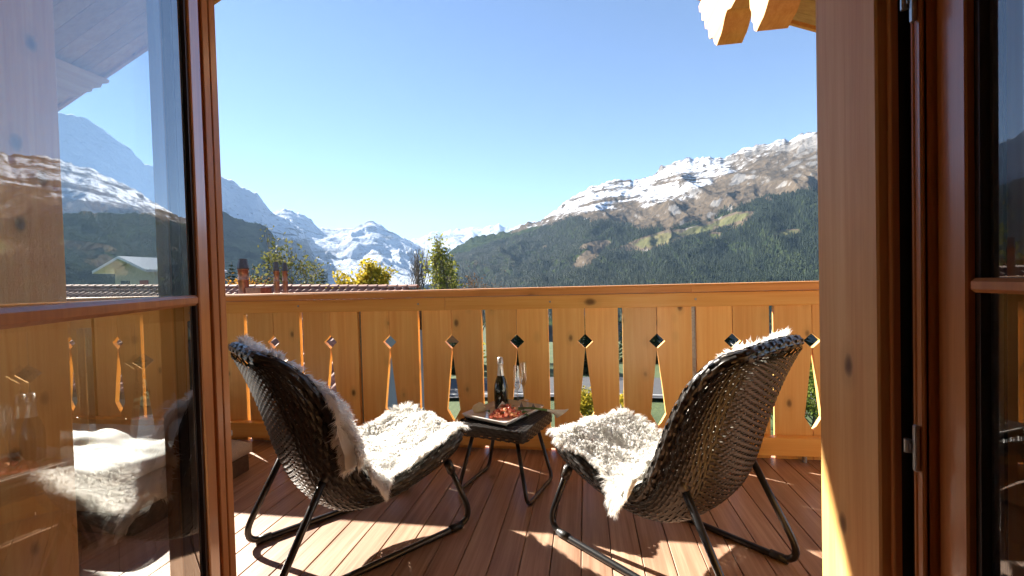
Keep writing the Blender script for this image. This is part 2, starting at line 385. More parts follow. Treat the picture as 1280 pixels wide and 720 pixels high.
# right-hand mountain: forest below, snow-dusted ridge above
def masks_right(PX, PY, P, slope):
    tree = L(PX, [(540, 300), (600, 290), (660, 284), (690, 281), (712, 272), (743, 276), (780, 279), (802, 288), (830, 284), (859, 275), (890, 268), (921, 258), (960, 247), (1023, 236), (1150, 215)])
    f = np.clip(0.5+(PY-tree)/14, 0, 1.0)
    md = np.maximum.reduce([blob(PX, PY, (822, 300), 38, 8, -0.22), blob(PX, PY, (872, 288), 26, 6, -0.25), blob(PX, PY, (913, 275), 30, 6, -0.3), blob(PX, PY, (985, 291), 18, 4, -0.1), blob(PX, PY, (893, 295), 8, 4)])
    br = np.maximum.reduce([blob(PX, PY, (735, 322), 22, 8, -0.7), blob(PX, PY, (745, 306), 18, 5, -0.15)])
    f = f-1.6*md-1.1*br-0.5*np.clip(fbm(P[:, 0]/160, P[:, 1]/160, 3)-0.56, 0, 1)*4
    sl_ = L(PX, [(640, 290), (665, 285), (702, 274), (743, 274), (771, 260), (827, 255), (865, 249), (902, 226), (952, 222), (965, 205), (985, 188), (1023, 172), (1150, 150)])
    sn = np.clip(0.40+(sl_-PY)/75, -0.3, 0.545) - 0.5*sm(PX, 905, 985)*sm(PY, 175, 215) - 0.25*np.clip(slope-0.9, 0, 1)
    rk = np.clip(0.1+(slope-0.55)*0.7 + 0.35*sm(-PY, -230, -185), 0, 0.8)
    return dict(forest=np.clip(f, -0.5, 0.9), meadow=np.clip(md*0.75, 0, 0.8), snow=sn, rock=rk)
SIL_D = [(540, 322), (559, 314), (576, 304), (594, 295), (621, 291), (646, 286), (659, 277), (671, 279), (687, 269), (718, 244), (740, 233), (765, 225), (790, 225), (815, 217), (827, 208), (859, 195), (871, 197), (912, 198), (927, 189), (949, 179), (959, 181), (981, 176), (987, 180), (1002, 171), (1023, 166), (1060, 150), (1100, 146), (1160, 120), (1240, 116), (1400, 150), (1700, 130)]
MTN = mtn_material('alpine_slope', bs=0.5)
mtnR, infoR = mountain('mountain', SIL_D, 3600, 800, radians(-5.5), MTN, 620, 210, 1.05, 105, masks_right,
                       dfun=lambda a: 3900-900*np.clip((a-radians(-12))/radians(45), 0, 1), gul=300, low=0.38)
def conifers(info, N, hmin, hmax, name, mat, thr=0.45, seed=1, tmax=0.9):
    rg = np.random.default_rng(seed); A, T, P, vals = info['A'], info['T'], info['P'], info['vals']; na, nt_ = info['shape']
    fm = vals['forest'].reshape(na, nt_); K = N*6
    fi = rg.random(K)*(na-1.01); tt = np.sqrt(rg.random(K))*tmax; nr = np.sum(T <= 1); fj = tt*(nr-1)
    i = fi.astype(int); j = fj.astype(int); u = (fi-i)[:, None]; v_ = (fj-j)[:, None]
    pos = (P[i, j]*(1-u)+P[i+1, j]*u)*(1-v_)+(P[i, j+1]*(1-u)+P[i+1, j+1]*u)*v_
    ok = fm[i, j]+0.5*(fbm(pos[:, 0]/120, pos[:, 1]/120, 3)-0.5)+0.25*(rg.random(K)-0.5) > thr
    X_, Y_ = px_of(pos); ok &= (X_ > 380) & (X_ < 1200)
    pos = pos[ok][:N]; n = len(pos); H = hmin+(hmax-hmin)*rg.random(n)**1.3; W = H*(0.16+0.08*rg.random(n))
    k = 5; ang = 2*pi*np.arange(k)/k; base = []
    for (z, r) in ((0.08, 1.0), (0.55, 0.55)): base += [(r*cos(t), r*sin(t), z) for t in ang]
    base += [(0, 0, 0.68), (0, 0, 1.0)]; base = np.array(base)
    Fb = [[q, (q+1) % k, 10] for q in range(k)] + [[5+q, 5+(q+1) % k, 11] for q in range(k)]
    Fb = np.array(Fb); rot = rg.random(n)*6.28; c, s = np.cos(rot), np.sin(rot)
    bx = base[None, :, 0]*W[:, None]; by = base[None, :, 1]*W[:, None]
    V = np.stack([pos[:, None, 0]+bx*c[:, None]-by*s[:, None], pos[:, None, 1]+bx*s[:, None]+by*c[:, None], pos[:, None, 2]-0.04*H[:, None]+base[None, :, 2]*H[:, None]], -1)
    Fc = (Fb[None]+(np.arange(n)*12)[:, None, None]).reshape(-1, 3)
    o = link(name, mesh_of(name, V.reshape(-1, 3), Fc), mat); o['kind'] = 'stuff'
    tag(o, 'dark conifer forest covering the lower slope of the snow-dusted mountain', 'forest'); return n
M['fir'] = foliage('mountain_fir', (0.005, 0.012, 0.008), (0.017, 0.026, 0.012), 0.0, 0.004)
conifers(infoR, 60000, 8, 19, 'forest', M['fir'])

# far snow wall in the middle, its right-hand neighbour and the steep peak on the left
def masks_snow(PX, PY, P, slope):
    return dict(snow=np.clip(0.60-0.08*np.clip(slope-0.9, 0, 1.2)+0*PX, 0.2, 0.7), rock=np.full(len(PX), 0.9))
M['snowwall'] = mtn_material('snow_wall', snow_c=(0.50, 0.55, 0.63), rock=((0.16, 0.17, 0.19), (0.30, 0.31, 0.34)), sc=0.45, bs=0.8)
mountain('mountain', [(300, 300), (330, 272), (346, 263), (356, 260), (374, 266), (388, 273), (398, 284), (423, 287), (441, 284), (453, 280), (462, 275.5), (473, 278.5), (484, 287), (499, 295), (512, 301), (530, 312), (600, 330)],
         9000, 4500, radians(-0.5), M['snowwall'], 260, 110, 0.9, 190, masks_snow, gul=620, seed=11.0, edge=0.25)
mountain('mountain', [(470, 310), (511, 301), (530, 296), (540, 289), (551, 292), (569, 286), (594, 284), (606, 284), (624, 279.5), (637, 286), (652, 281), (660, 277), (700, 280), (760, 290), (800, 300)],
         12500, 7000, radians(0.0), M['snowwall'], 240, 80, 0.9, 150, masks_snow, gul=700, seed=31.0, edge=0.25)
def masks_left(PX, PY, P, slope):
    sn = np.clip(0.60+(285-PY)/420, 0.0, 0.68)-sm(PY, 296, 318)*0.5
    return dict(snow=sn, rock=np.full(len(PX), 0.9), forest=np.clip((PY-312)/30, -0.5, 0.9))
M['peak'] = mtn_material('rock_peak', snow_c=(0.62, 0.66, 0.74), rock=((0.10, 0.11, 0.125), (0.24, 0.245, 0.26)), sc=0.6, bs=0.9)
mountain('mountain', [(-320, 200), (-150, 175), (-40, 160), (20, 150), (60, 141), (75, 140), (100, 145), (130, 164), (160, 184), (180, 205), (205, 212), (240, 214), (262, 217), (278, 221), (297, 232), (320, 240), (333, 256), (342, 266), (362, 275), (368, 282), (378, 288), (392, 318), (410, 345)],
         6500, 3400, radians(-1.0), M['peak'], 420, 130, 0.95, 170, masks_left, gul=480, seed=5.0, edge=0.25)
def masks_spur(PX, PY, P, slope):
    return dict(forest=np.full(len(PX), 0.75), rock=np.clip((slope-1.2)*0.5, 0, 0.6), snow=np.full(len(PX), -0.5))
M['spur'] = mtn_material('wooded_spur', forest=((0.008, 0.015, 0.012), (0.022, 0.032, 0.024)), sc=0.9)
_, infoS = mountain('mountain', [(-320, 285), (-100, 280), (0, 270), (80, 262), (150, 266), (205, 268), (250, 260), (279, 264), (293, 273), (316, 279), (333, 284), (342, 296), (347, 320), (365, 345), (400, 356)],
         3600, 1300, radians(-3.5), M['spur'], 300, 110, 1.0, 70, masks_spur, gul=300, seed=21.0)

# ================================================================== BALCONY FLOOR, RAILING
X0, X1 = -6.2, 2.9
fl = struct('balcony_floor', MB().box(X0, X1, 1.03, 3.07, -0.22, -0.032).mesh('balcony_floor'), plain('slab_underside', (0.10, 0.07, 0.05), 0.8))
PW = 0.1222
plank = MB().box(-PW/2+0.0018, PW/2-0.0018, 0, 2.05, -0.03, 0, 0.0022).mesh('plank'); plank.materials.append(M['floor'])
xs = -1.139 - PW*41
while xs < X1-PW:
    if xs > X0: link('plank', plank, None, fl, (xs+PW/2, 1.025, random.uniform(-0.0006, 0.0006)))
    xs += PW

rail = thing('balcony_railing', 'honey-coloured pine balcony railing of wide boards with diamond and kite cut-outs', 'railing', (0, 2.95, 0))
PITCH, D0 = 0.4515, -2.263
def half_board(sgn):
    wv = 0.2115; e = 0.0022
    dz, dh = 0.730, 0.047; kt, kw, kb, kx = 0.676, 0.262, 0.182, 0.045
    edge = [(e, 0.965+0.05), (e, dz+dh), (e+dh, dz), (e, dz-dh), (e, kt), (e+kx, kw), (e, kb), (e, 0.003)]
    outer = [(wv, 0.003), (wv, 0.965+0.05)]
    poly = [(sgn*x, z) for x, z in edge+outer]
    me = MB().prism(poly, 0.006, 0.038, 1).mesh('board'); fixnormals(me); me.materials.append(M['rail']); return me
HB = {s: half_board(s) for s in (-1, 1)}
k0 = int((X0-D0)/PITCH); 
for k in range(k0, int((X1-D0)/PITCH)+1):
    for s in (-1, 1): link('board', HB[s], None, rail, (D0+PITCH*k, random.uniform(-0.001, 0.001), 0))
edges = [X0-0.02, -3.11, -0.94, 1.62, X1]                       # butt joints of the long rails
for a, b in zip(edges[:-1], edges[1:]):
    part('fascia_rail', MB().box(a+0.0008, b-0.0008, 2.924, 2.954, 0.948, 1.036, 0.003), M['railx'], rail)
cap = [(2.902, 1.040), (2.902, 1.078), (2.912, 1.089), (3.045, 1.089), (3.055, 1.078), (3.055, 1.040)]
M['cap'] = wood('handrail_pine', (0.66, 0.27, 0.07), (0.78, 0.37, 0.11), 0, 0.4, 0.6, coat=0.2, vary=0.08)
for a, b in zip([X0-0.02, -1.9, 0.65], [-1.9, 0.65, X1]):
    part('handrail', MB().prism(cap, a+0.0006, b-0.0006, 0), M['cap'], rail)
    part('bottom_rail', MB().box(a+0.0006, b-0.0006, 2.892, 2.953, 0.042, 0.152, 0.004), M['railx'], rail)
part('back_rail', MB().box(X0, X1, 2.992, 3.03, 0.955, 1.034, 0.003), M['railx'], rail)
gx = D0+PITCH*0.5+PITCH*1
for k in range(-2, 3):
    xg = gx + 5*PITCH*k
    if X0 < xg < X1:
        part('metal_post', MB().box(xg-0.022, xg+0.022, 2.990, 3.030, -0.03, 0.954, 0.003), M['steel'], rail)
for xg in np.arange(X0+0.5, X1, 1.355):
    part('rail_foot', MB().tube([(xg+0.21, 2.925, -0.002), (xg+0.21, 2.925, 0.045)], 0.012, 10), M['steel'], rail)
for k in range(k0, int((X1-D0)/PITCH)+1, 2):
    x = D0+PITCH*k+0.23
    part('bolt', MB().tube([(x, 2.9245, 0.995), (x, 2.9205, 0.995)], 0.007, 8), M['steel'], rail)

# ================================================================== HOUSE: facade, door, room
M['facade'] = wood('facade_spruce', (0.58, 0.36, 0.17), (0.72, 0.50, 0.28), 2, 0.55, 0.6, vary=0.1)
M['roomwhite'] = plain('room_plaster', (0.74, 0.70, 0.63), 0.9, 0, 0.04, 6)
M['plaster'] = plain('pale_plaster', (0.55, 0.50, 0.43), 0.9, 0, 0.08, 12)
def sbox(name, x0, x1, y0, y1, z0, z1, mat, c=0.003): return struct(name, MB().box(x0, x1, y0, y1, z0, z1, c).mesh(name), mat)
sbox('wall', 0.851, 3.2, 1.04, 1.24, -0.2, 3.6, M['facade'])
sbox('wall', -6.3, -1.991, 1.04, 1.24, -0.2, 3.6, M['facade'])
sbox('wall', -1.990, 0.850, 1.04, 1.24, 2.46, 3.6, M['facade'])
sbox('room_wall', -2.75, -2.6, -3.3, 1.039, 0, 2.62, M['roomwhite']); sbox('room_wall', 2.4, 2.55, -3.3, 1.039, 0, 2.62, M['roomwhite'])
sbox('room_wall', -2.75, 2.55, -3.45, -3.301, 0, 2.62, M['roomwhite'])
sbox('room_floor', -2.75, 2.55, -3.45, 0.93, -0.2, 0.0, M['floor']); sbox('room_ceiling', -2.75, 2.55, -3.45, 1.039, 2.621, 2.8, M['roomwhite'])
# lower storey and base of the house under the balcony
sbox('wall', -6.3, 3.2, -3.4, 1.02, -6.2, -0.205, M['plaster'])
tag(sbox('timber_post', 0.590, 0.850, 1.022, 1.258, -0.03, 2.455, M['post'], 0.004), 'raw spruce timber post with knots beside the open right-hand door', 'post').pop('kind', None)
tag(sbox('timber_post', -1.990, -1.733, 1.022, 1.258, -0.03, 2.455, M['post'], 0.004), 'raw spruce timber post seen through the reflecting door pane', 'post').pop('kind', None)
tag(sbox('lintel_beam', -1.99, 0.85, 1.022, 1.258, 2.456, 2.7, M['post'], 0.004), 'spruce lintel beam over the balcony doorway', 'beam').pop('kind', None)
df = thing('door_frame', 'varnished brown timber frame lining the doorway with stepped rebates', 'door frame', (0.61, 1.0, 0))
part('jamb', MB().box(0.608, 0.72, 1.0085, 1.0205, 0, 2.44, 0.002), M['frame'], df)
part('gasket', MB().box(0.622, 0.72, 1.0075, 1.0083, 0, 2.44), M['dark'], df)
part('gasket', MB().box(0.640, 0.72, 0.9895, 1.0075, 0, 2.44), M['dark'], df)
part('moulding', MB().box(0.630, 0.72, 0.957, 0.9890, 0, 2.44, 0.003), M['frame'], df)
part('moulding', MB().box(0.627, 0.640, 0.957, 0.968, 0, 2.44, 0.003), M['frame'], df)
part('moulding', MB().box(0.6275, 0.640, 0.976, 0.9835, 0, 2.44, 0.002), M['frame'], df)
part('mullion', MB().box(-1.12, -0.983, 1.053, 1.075, 0, 2.44, 0.002), M['frame'], df)
part('mullion', MB().box(-1.12, -0.9865, 1.075, 1.077, 0, 2.44), M['dark'], df)
part('mullion', MB().box(-1.12, -0.983, 1.077, 1.10, 0, 2.44, 0.002), M['frame'], df)
part('mullion', MB().box(-1.12, -1.006, 1.024, 1.0525, 0, 2.44, 0.002), M['frame'], df)
part('head', MB().box(-1.73, 0.72, 0.957, 1.12, 2.441, 2.455, 0.002), M['frame'], df)
part('sill', MB().box(-1.73, 0.588, 0.935, 1.0235, -0.03, 0.012, 0.003), M['frame'], df)
def hinge(z):
    h = part('hinge', MB().box(0.618, 0.6265, 0.962, 0.9725, z-0.045, z+0.045, 0.002), M['hinge'], df)
    part('knuckle', MB().tube([(0.6165, 0.981, z-0.013), (0.6165, 0.981, z+0.013)], 0.0065, 10).box(0.615, 0.6265, 0.9715, 0.984, z-0.006, z+0.006), M['hinge'], h)
hz = atx(1145, 559, 0.625)[2]; hinge(hz); hinge(atx(1145, -4, 0.625)[2])

def door_leaf(label, hx, hy, ang, side, rec, length=0.80):
    """leaf in local coordinates: x along the leaf away from the hinge, y = 0 is the face towards the doorway, thickness to -y*side"""
    t = thing('glass_door', label, 'door', (hx, hy, 0.02), ang)
    H = 2.40; th = 0.064; S = -side
    def pb(name, x0, x1, y0, y1, z0, z1, mat, c=0.003, parent=t):
        me = MB().box(x0, x1, min(S*y0, S*y1), max(S*y0, S*y1), z0, z1, c).mesh(name); return link(name, me, mat, parent)
    pb('stile', 0.0, 0.064, 0, th, 0, H, M['frame']); pb('stile', length-0.085, length, 0, th, 0, H, M['frame'])
    pb('rail', 0.0642, length-0.0852, 0, th, 0, 0.13, M['frame']); pb('rail', 0.0642, length-0.0852, 0, th, H-0.085, H, M['frame'])
    pb('glazing_bar', 0.0642, length-0.0852, 0.002, th-0.002, 1.086, 1.111, M['frame'], 0.006)
    for (z0, z1) in ((0.1302, 1.0858), (1.1112, H-0.0852)):
        bead = pb('glazing_bead', 0.0643, 0.075, rec*0.5, th-0.012, z0, z1, M['bead'], 0)
        g = pb('pane', 0.0752, length-0.0853, rec, rec+0.0002, z0, z1, M['glass'], 0)
        g.data.clear_geometry(); y = S*rec
        g.data.from_pydata([(0.0752, y, z0), (length-0.0853, y, z0), (length-0.0853, y, z1), (0.0752, y, z1)], [], [(0, 1, 2, 3)])
        g2 = link('pane', g.data.copy(), M['glass'], t, (0, S*0.018, 0))
        pb('spacer', 0.0752, 0.081, rec+0.002, rec+0.016, z0, z1, M['spacer'], 0)
    return t
LEAF_A = radians(25.5)
door_leaf('glazed door leaf swung inwards, its panes mirroring the sheepskin chair and the table', -0.951, 1.010, -(pi/2-LEAF_A), 1, 0.012)
door_leaf('glazed door leaf standing open beside the raw spruce post, dark behind its glass', 0.651, 0.955, -pi/2+radians(0.5), -1, 0.026)

# ================================================================== ROOF OVERHANG (gable over the balcony)
RX, RZ, SLP_L, SLP_R, YV = -1.9, 4.45, 0.46, 0.41, 3.68
roof = thing('roof_overhang', 'gable roof overhang of pale spruce boards with carved purlin ends', 'roof', (RX, 1.2, 3.6))
def roof_z(x): return RZ - (SLP_L*(RX-x) if x < RX else SLP_R*(x-RX))
yb = 1.25
while yb < YV-0.02:
    y2 = min(yb+0.146, YV)
    for (xa, xb) in ((-8.5, RX), (RX, 3.6)):
        za, zb = roof_z(xa), roof_z(xb); y2c = y2-0.004
        poly = [(xa, za), (xb, zb), (xb, zb+0.022), (xa, za+0.022)]
        part('soffit_board', MB().prism(poly, yb, y2c, 1), M['soffit'], roof)
    yb += 0.146
for (xa, xb) in ((-8.5, RX), (RX, 3.6)):
    za, zb = roof_z(xa), roof_z(xb)
    part('roof_deck', MB().prism([(xa, za+0.03), (xb, zb+0.03), (xb, zb+0.16), (xa, za+0.16)], 0.9, YV+0.04, 1), M['soffit'], roof)
    part('bargeboard', MB().prism([(xa, za+0.0), (xb, zb+0.0), (xb, zb+0.20), (xa, za+0.20)], YV+0.0405, YV+0.07, 1), M['purlin'], roof)
def carved(x0, x1, ztop, zbot, yend, ystart, rake, name):
    h = ztop-zbot
    # end profile (y, z): raked top corner, small steps, ogee on the underside
    pts = [(ystart, ztop), (yend+rake, ztop), (yend+rake*0.97, ztop-0.10*h), (yend+rake*0.84, ztop-0.16*h), (yend+rake*0.80, ztop-0.30*h), (yend+rake*0.64, ztop-0.36*h),
           (yend+rake*0.60, ztop-0.50*h), (yend+rake*0.42, ztop-0.58*h), (yend+rake*0.36, ztop-0.74*h), (yend+rake*0.16, ztop-0.80*h), (yend+rake*0.05, ztop-0.93*h), (yend-0.03, zbot)]
    for k in range(9):
        s = k/8; pts.append((yend-0.10-0.16*s, zbot+0.02+0.085*(0.5-0.5*cos(pi*s))*(1 if s < 1 else 1)))
    pts += [(yend-0.33, zbot+0.075), (ystart, zbot+0.075)]
    me = MB().prism(pts, x0, x1, 0)
    return part(name, me, M['purlin'], roof)
XB = 0.92
carved(XB, XB+0.16, roof_z(XB+0.16)-0.003, 2.695, 3.29, 1.26, 0.42, 'purlin')
carved(XB+0.004, XB+0.156, 2.765, 2.42, 2.60, 1.26, 0.10, 'corbel')
XL = -4.5
carved(XL-0.16, XL, roof_z(XL-0.16)-0.003, roof_z(XL-0.16)-0.36, 3.29, 1.26, 0.42, 'purlin')
for s_ in (-1,):
    carved(RX-0.09, RX+0.09, RZ-0.045, RZ-0.40, 3.0, 1.26, 0.30, 'purlin')

# ================================================================== RATTAN CHAIRS
def cr(tab, q):
    """Catmull-Rom through rows (q, values...) evaluated at array q"""
    tab = np.asarray(tab, float); x = tab[:, 0]; y = tab[:, 1:]
    q = np.asarray(q, float); i = np.clip(np.searchsorted(x, q, side='right')-1, 0, len(x)-2)
    h = (x[i+1]-x[i]); t = np.clip((q-x[i])/h, 0, 1)[..., None]
    def tang(k):
        a = np.clip(k-1, 0, len(x)-1); b = np.clip(k+1, 0, len(x)-1); return (y[b]-y[a])/(x[b]-x[a])[..., None]
    m0 = tang(i)*h[..., None]; m1 = tang(i+1)*h[..., None]
    return (2*t**3-3*t**2+1)*y[i]+(t**3-2*t**2+t)*m0+(-2*t**3+3*t**2)*y[i+1]+(t**3-t**2)*m1
UU = np.array([0, .05, .10, .22, .34, .45, .53, .60, .68, .77, .86, .95, 1.0])
OUT = np.array([(.398, .392), (.392, .352), (.362, .322), (.250, .275), (.105, .232), (-.050, .214), (-.165, .234), (-.250, .305), (-.305, .420), (-.345, .560), (-.388, .700), (-.436, .828), (-.458, .872)])
RIM = np.array([(.398, .418), (.385, .424), (.345, .412), (.235, .366), (.100, .322), (-.020, .318), (-.085, .365), (-.128, .450), (-.172, .560), (-.215, .665), (-.285, .785), (-.372, .868), (-.424, .890)])
INN = np.array([(.398, .408), (.388, .412), (.350, .395), (.240, .338), (.100, .288), (-.045, .266), (-.140, .288), (-.212, .352), (-.262, .455), (-.302, .583), (-.346, .713), (-.402, .836), (-.442, .880)])
WID = np.array([.215, .250, .266, .270, .270, .274, .276, .276, .272, .271, .271, .266, .243])
TU = np.column_stack([UU, OUT, RIM, INN, WID])
QT = np.array([[0, 1, 0, 0, 0], [.25, .95, .05, 0, .50], [.42, .80, .20, 0, .80], [.52, .56, .44, 0, .965], [.60, .24, .76, 0, 1.02], [.66, 0, 1, 0, .985], [.72, 0, .74, .26, .90], [.80, 0, .36, .64, .72], [.90, 0, .10, .90, .42], [1.0, 0, 0, 1, 0]])
def shell(u, q, sgn):
    u, q, sgn = np.broadcast_arrays(np.asarray(u, float), q, sgn); a = cr(TU, np.clip(u, 0, 1)); b = cr(QT, np.clip(q, 0, 1))
    y = a[..., 0]*b[..., 0]+a[..., 2]*b[..., 1]+a[..., 4]*b[..., 2]; z = a[..., 1]*b[..., 0]+a[..., 3]*b[..., 1]+a[..., 5]*b[..., 2]
    x = sgn*a[..., 6]*b[..., 3]
    return np.stack([x, y, z], -1)
def weave(Pf, a0, a1, cells, b0, b1, rows, amp, fill=0.92, arch=0.35, warp=0.35, flip=1, jit=0.0):
    """strands along a (rows of them across b) passing over and under warps that run along b"""
    pitch = (b1-b0)/rows; sub = 3; na = cells*sub+1
    aa = np.linspace(a0, a1, na); ph = np.linspace(0, cells, na)
    V = []; Fs = []; eps_a = (a1-a0)/(cells*8); eps_b = pitch/4
    def normals(A, B):
        da = Pf(A+eps_a, B)-Pf(A-eps_a, B); db = Pf(A, B+eps_b)-Pf(A, B-eps_b); n_ = np.cross(da, db)*flip
        return n_/(np.linalg.norm(n_, axis=-1, keepdims=True)+1e-12)
    jb = b0+pitch*(np.arange(rows)+0.5)
    off = amp*np.sin(pi*(ph[None, :]-0.5+np.arange(rows)[:, None])) + jit*np.random.default_rng(5).standard_normal((rows, na))
    B0 = np.repeat(jb[:, None], na, 1); A0 = np.repeat(aa[None], rows, 0)
    N0 = normals(A0, B0); cols = []
    for k, (s, e) in enumerate(((-1, 0), (0, 1), (1, 0))):
        P = Pf(A0, B0+s*pitch*0.5*fill); cols.append(P+N0*(off+e*arch*amp*2)[..., None])
    G = np.stack(cols, 2); V.append(G.reshape(-1, 3))
    r, i, k = np.meshgrid(np.arange(rows), np.arange(na-1), np.arange(2), indexing='ij'); f = lambda r, i, k: (r*na+i)*3+k
    Fs.append(np.stack([f(r, i, k), f(r, i+1, k), f(r, i+1, k+1), f(r, i, k+1)], -1).reshape(-1, 4))
    if warp:
        nv = len(V[0]); ca = a0+(a1-a0)/cells*(np.arange(cells)+0.5); nb = rows*2+1; bb = np.linspace(b0, b1, nb); pb = np.linspace(0, rows, nb)
        A1 = np.repeat(ca[:, None], nb, 1); B1 = np.repeat(bb[None], cells, 0); N1 = normals(A1, np.clip(B1, b0+eps_b*1.01, b1-eps_b*1.01))
        o1 = -amp*0.9*np.sin(pi*(pb[None, :]+np.arange(cells)[:, None]))*0 - amp*np.cos(pi*(pb[None, :]-0.5+np.arange(cells)[:, None]-0.5))*0.9
        hw = (a1-a0)/cells*0.5*warp; cs = [Pf(A1+s*hw, B1)+N1*o1[..., None] for s in (-1, 1)]
        G = np.stack(cs, 2); V.append(G.reshape(-1, 3)); c, j = np.meshgrid(np.arange(cells), np.arange(nb-1), indexing='ij'); g = lambda c, j, k: nv+(c*nb+j)*2+k
        Fs.append(np.stack([g(c, j, 0), g(c, j+1, 0), g(c, j+1, 1), g(c, j, 1)], -1).reshape(-1, 4))
    return np.concatenate(V), np.concatenate(Fs)
def join(lst):
    V = []; Fs = []; o = 0
    for v, f in lst: V.append(v); Fs.append(f+o); o += len(v)
    return np.concatenate(V), np.concatenate(Fs)
def rim_path():
    us = np.linspace(0, 1, 90); R_ = shell(us, .66, 1.0); Lh = shell(us[::-1], .66, -1.0)
    top = [R_[-1]*(1-s)+Lh[0]*s + np.array([0, -0.012*sin(pi*s), 0.012*sin(pi*s)]) for s in np.linspace(0, 1, 16)[1:-1]]
    bot = [Lh[-1]*(1-s)+R_[0]*s + np.array([0, 0.012*sin(pi*s), 0]) for s in np.linspace(0, 1, 16)[1:-1]]
    P = np.concatenate([R_, top, Lh, bot]); 
    for _ in range(3): P = 0.25*np.roll(P, 1, 0)+0.5*P+0.25*np.roll(P, -1, 0)
    return P
RP = rim_path(); _d = np.linalg.norm(np.roll(RP, -1, 0)-RP, axis=1); _s = np.concatenate([[0], np.cumsum(_d)]); RL = _s[-1]; RPc = np.concatenate([RP, RP[:1]])
def rim_surf(rad):
    c0 = np.array([0, -0.02, 0.50])
    def f(a, b):
        a = np.mod(a, RL); P = np.stack([np.interp(a, _s, RPc[:, k]) for k in range(3)], -1); e = 0.01
        T = np.stack([np.interp(np.mod(a+e, RL), _s, RPc[:, k])-np.interp(np.mod(a-e, RL), _s, RPc[:, k]) for k in range(3)], -1); T /= np.linalg.norm(T, axis=-1, keepdims=True)+1e-9
        o = P-c0; o = o-(o*T).sum(-1, keepdims=True)*T; o /= np.linalg.norm(o, axis=-1, keepdims=True)+1e-9; q = np.cross(T, o)
        return P+rad*(o*np.cos(b)[..., None]+q*np.sin(b)[..., None])
    return f
def make_chair():
    t = thing('rattan_chair', 'chair', 'chair', (0, 0, 0))
    outer = lambda a, b: shell(b, np.abs(a)*.42, np.where(a < 0, -1.0, 1.0))
    inner = lambda a, b: shell(b, 1-np.abs(a)*.28, np.where(a < 0, -1.0, 1.0))
    def part_w(name, lst):
        v, f = join(lst); me = mesh_of(name, v, f, True); o = link(name, me, M['rattan'], t, kind='stuff'); return o
    part_w('back_weave', [weave(outer, -1, 1, 17, 0.0, 0.985, 140, 0.0021, 0.91, 0.25, 0.22, 1, 0.0003)])
    part_w('seat_weave', [weave(inner, -1, 1, 17, 0.0, 0.985, 140, 0.0021, 0.91, 0.25, 0.22, 1, 0.0003)])
    bands = []
    for s in (1.0, -1.0):
        bands.append(weave(lambda a, b, s=s: shell(a, b, s), 0.0, 0.985, 44, .405, .635, 13, 0.0024, 0.90, 0.3, 0.25, 1 if s > 0 else -1))
        bands.append(weave(lambda a, b, s=s: shell(a, b, s), 0.0, 0.985, 44, .685, .735, 3, 0.0024, 0.90, 0.3, 0.25, 1 if s > 0 else -1))
    part_w('side_weave', bands)
    part_w('rim', [weave(rim_surf(0.0225), 0, RL, 84, -pi, pi, 9, 0.0032, 0.93, 0.5, 0.4, 1)])
    # dark core tube inside the rim so that no light leaks through the edge
    link('rim_core', MB().tube(list(RPc), 0.0175, 8, False).mesh('rim_core', True), M['plastic'], t)
    for s in (-1, 1):
        pts = [(s*.248, -.205, .455), (s*.262, -.435, .0145), (s*.262, .447, .0145), (s*.245, .318, .325)]
        fr = link('frame_loop', MB().tube(fillet(pts, 0.075, 9), 0.0138, 12).mesh('frame_loop', True), M['tube'], t)
        for y in (-.335, .345): link('sleeve', MB().tube([(s*.262, y-.032, .0165), (s*.262, y+.032, .0165)], 0.0165, 12).mesh('sleeve', True), M['plastic'], fr)
        d = np.array([s*(.262-.248), -.23, -.44]); d /= np.linalg.norm(d)
        a = np.array([s*.249, -.213, .44]); link('socket', MB().tube([a-d*0.02, a+d*0.035], 0.021, 12).mesh('socket', True), M['rattan'], t)
        b0 = np.array([s*.246, .325, .308]); d2 = np.array([s*.017, .129, -.31]); d2 /= np.linalg.norm(d2)
        link('socket', MB().tube([b0-d2*0.015, b0+d2*0.04], 0.020, 12).mesh('socket', True), M['rattan'], t)
    return t
CHL = (np.array([-1.032, 1.867]), radians(39.8)); CHR = (np.array([.315, 1.93]), radians(-48.7))
chair = make_chair(); chair.location = (*CHL[0], 0); chair.rotation_euler = (0, 0, -CHL[1])
chair2 = copy_tree(chair); chair2.location = (*CHR[0], 0); chair2.rotation_euler = (0, 0, -CHR[1])
for c, lb in ((chair, 'dark woven rattan lounge chair whose seat faces the table from the glazed door side'), (chair2, 'dark woven rattan lounge chair with its back to the raw spruce post')):
    tag(c, lb, 'chair', 'rattan chairs on the balcony')

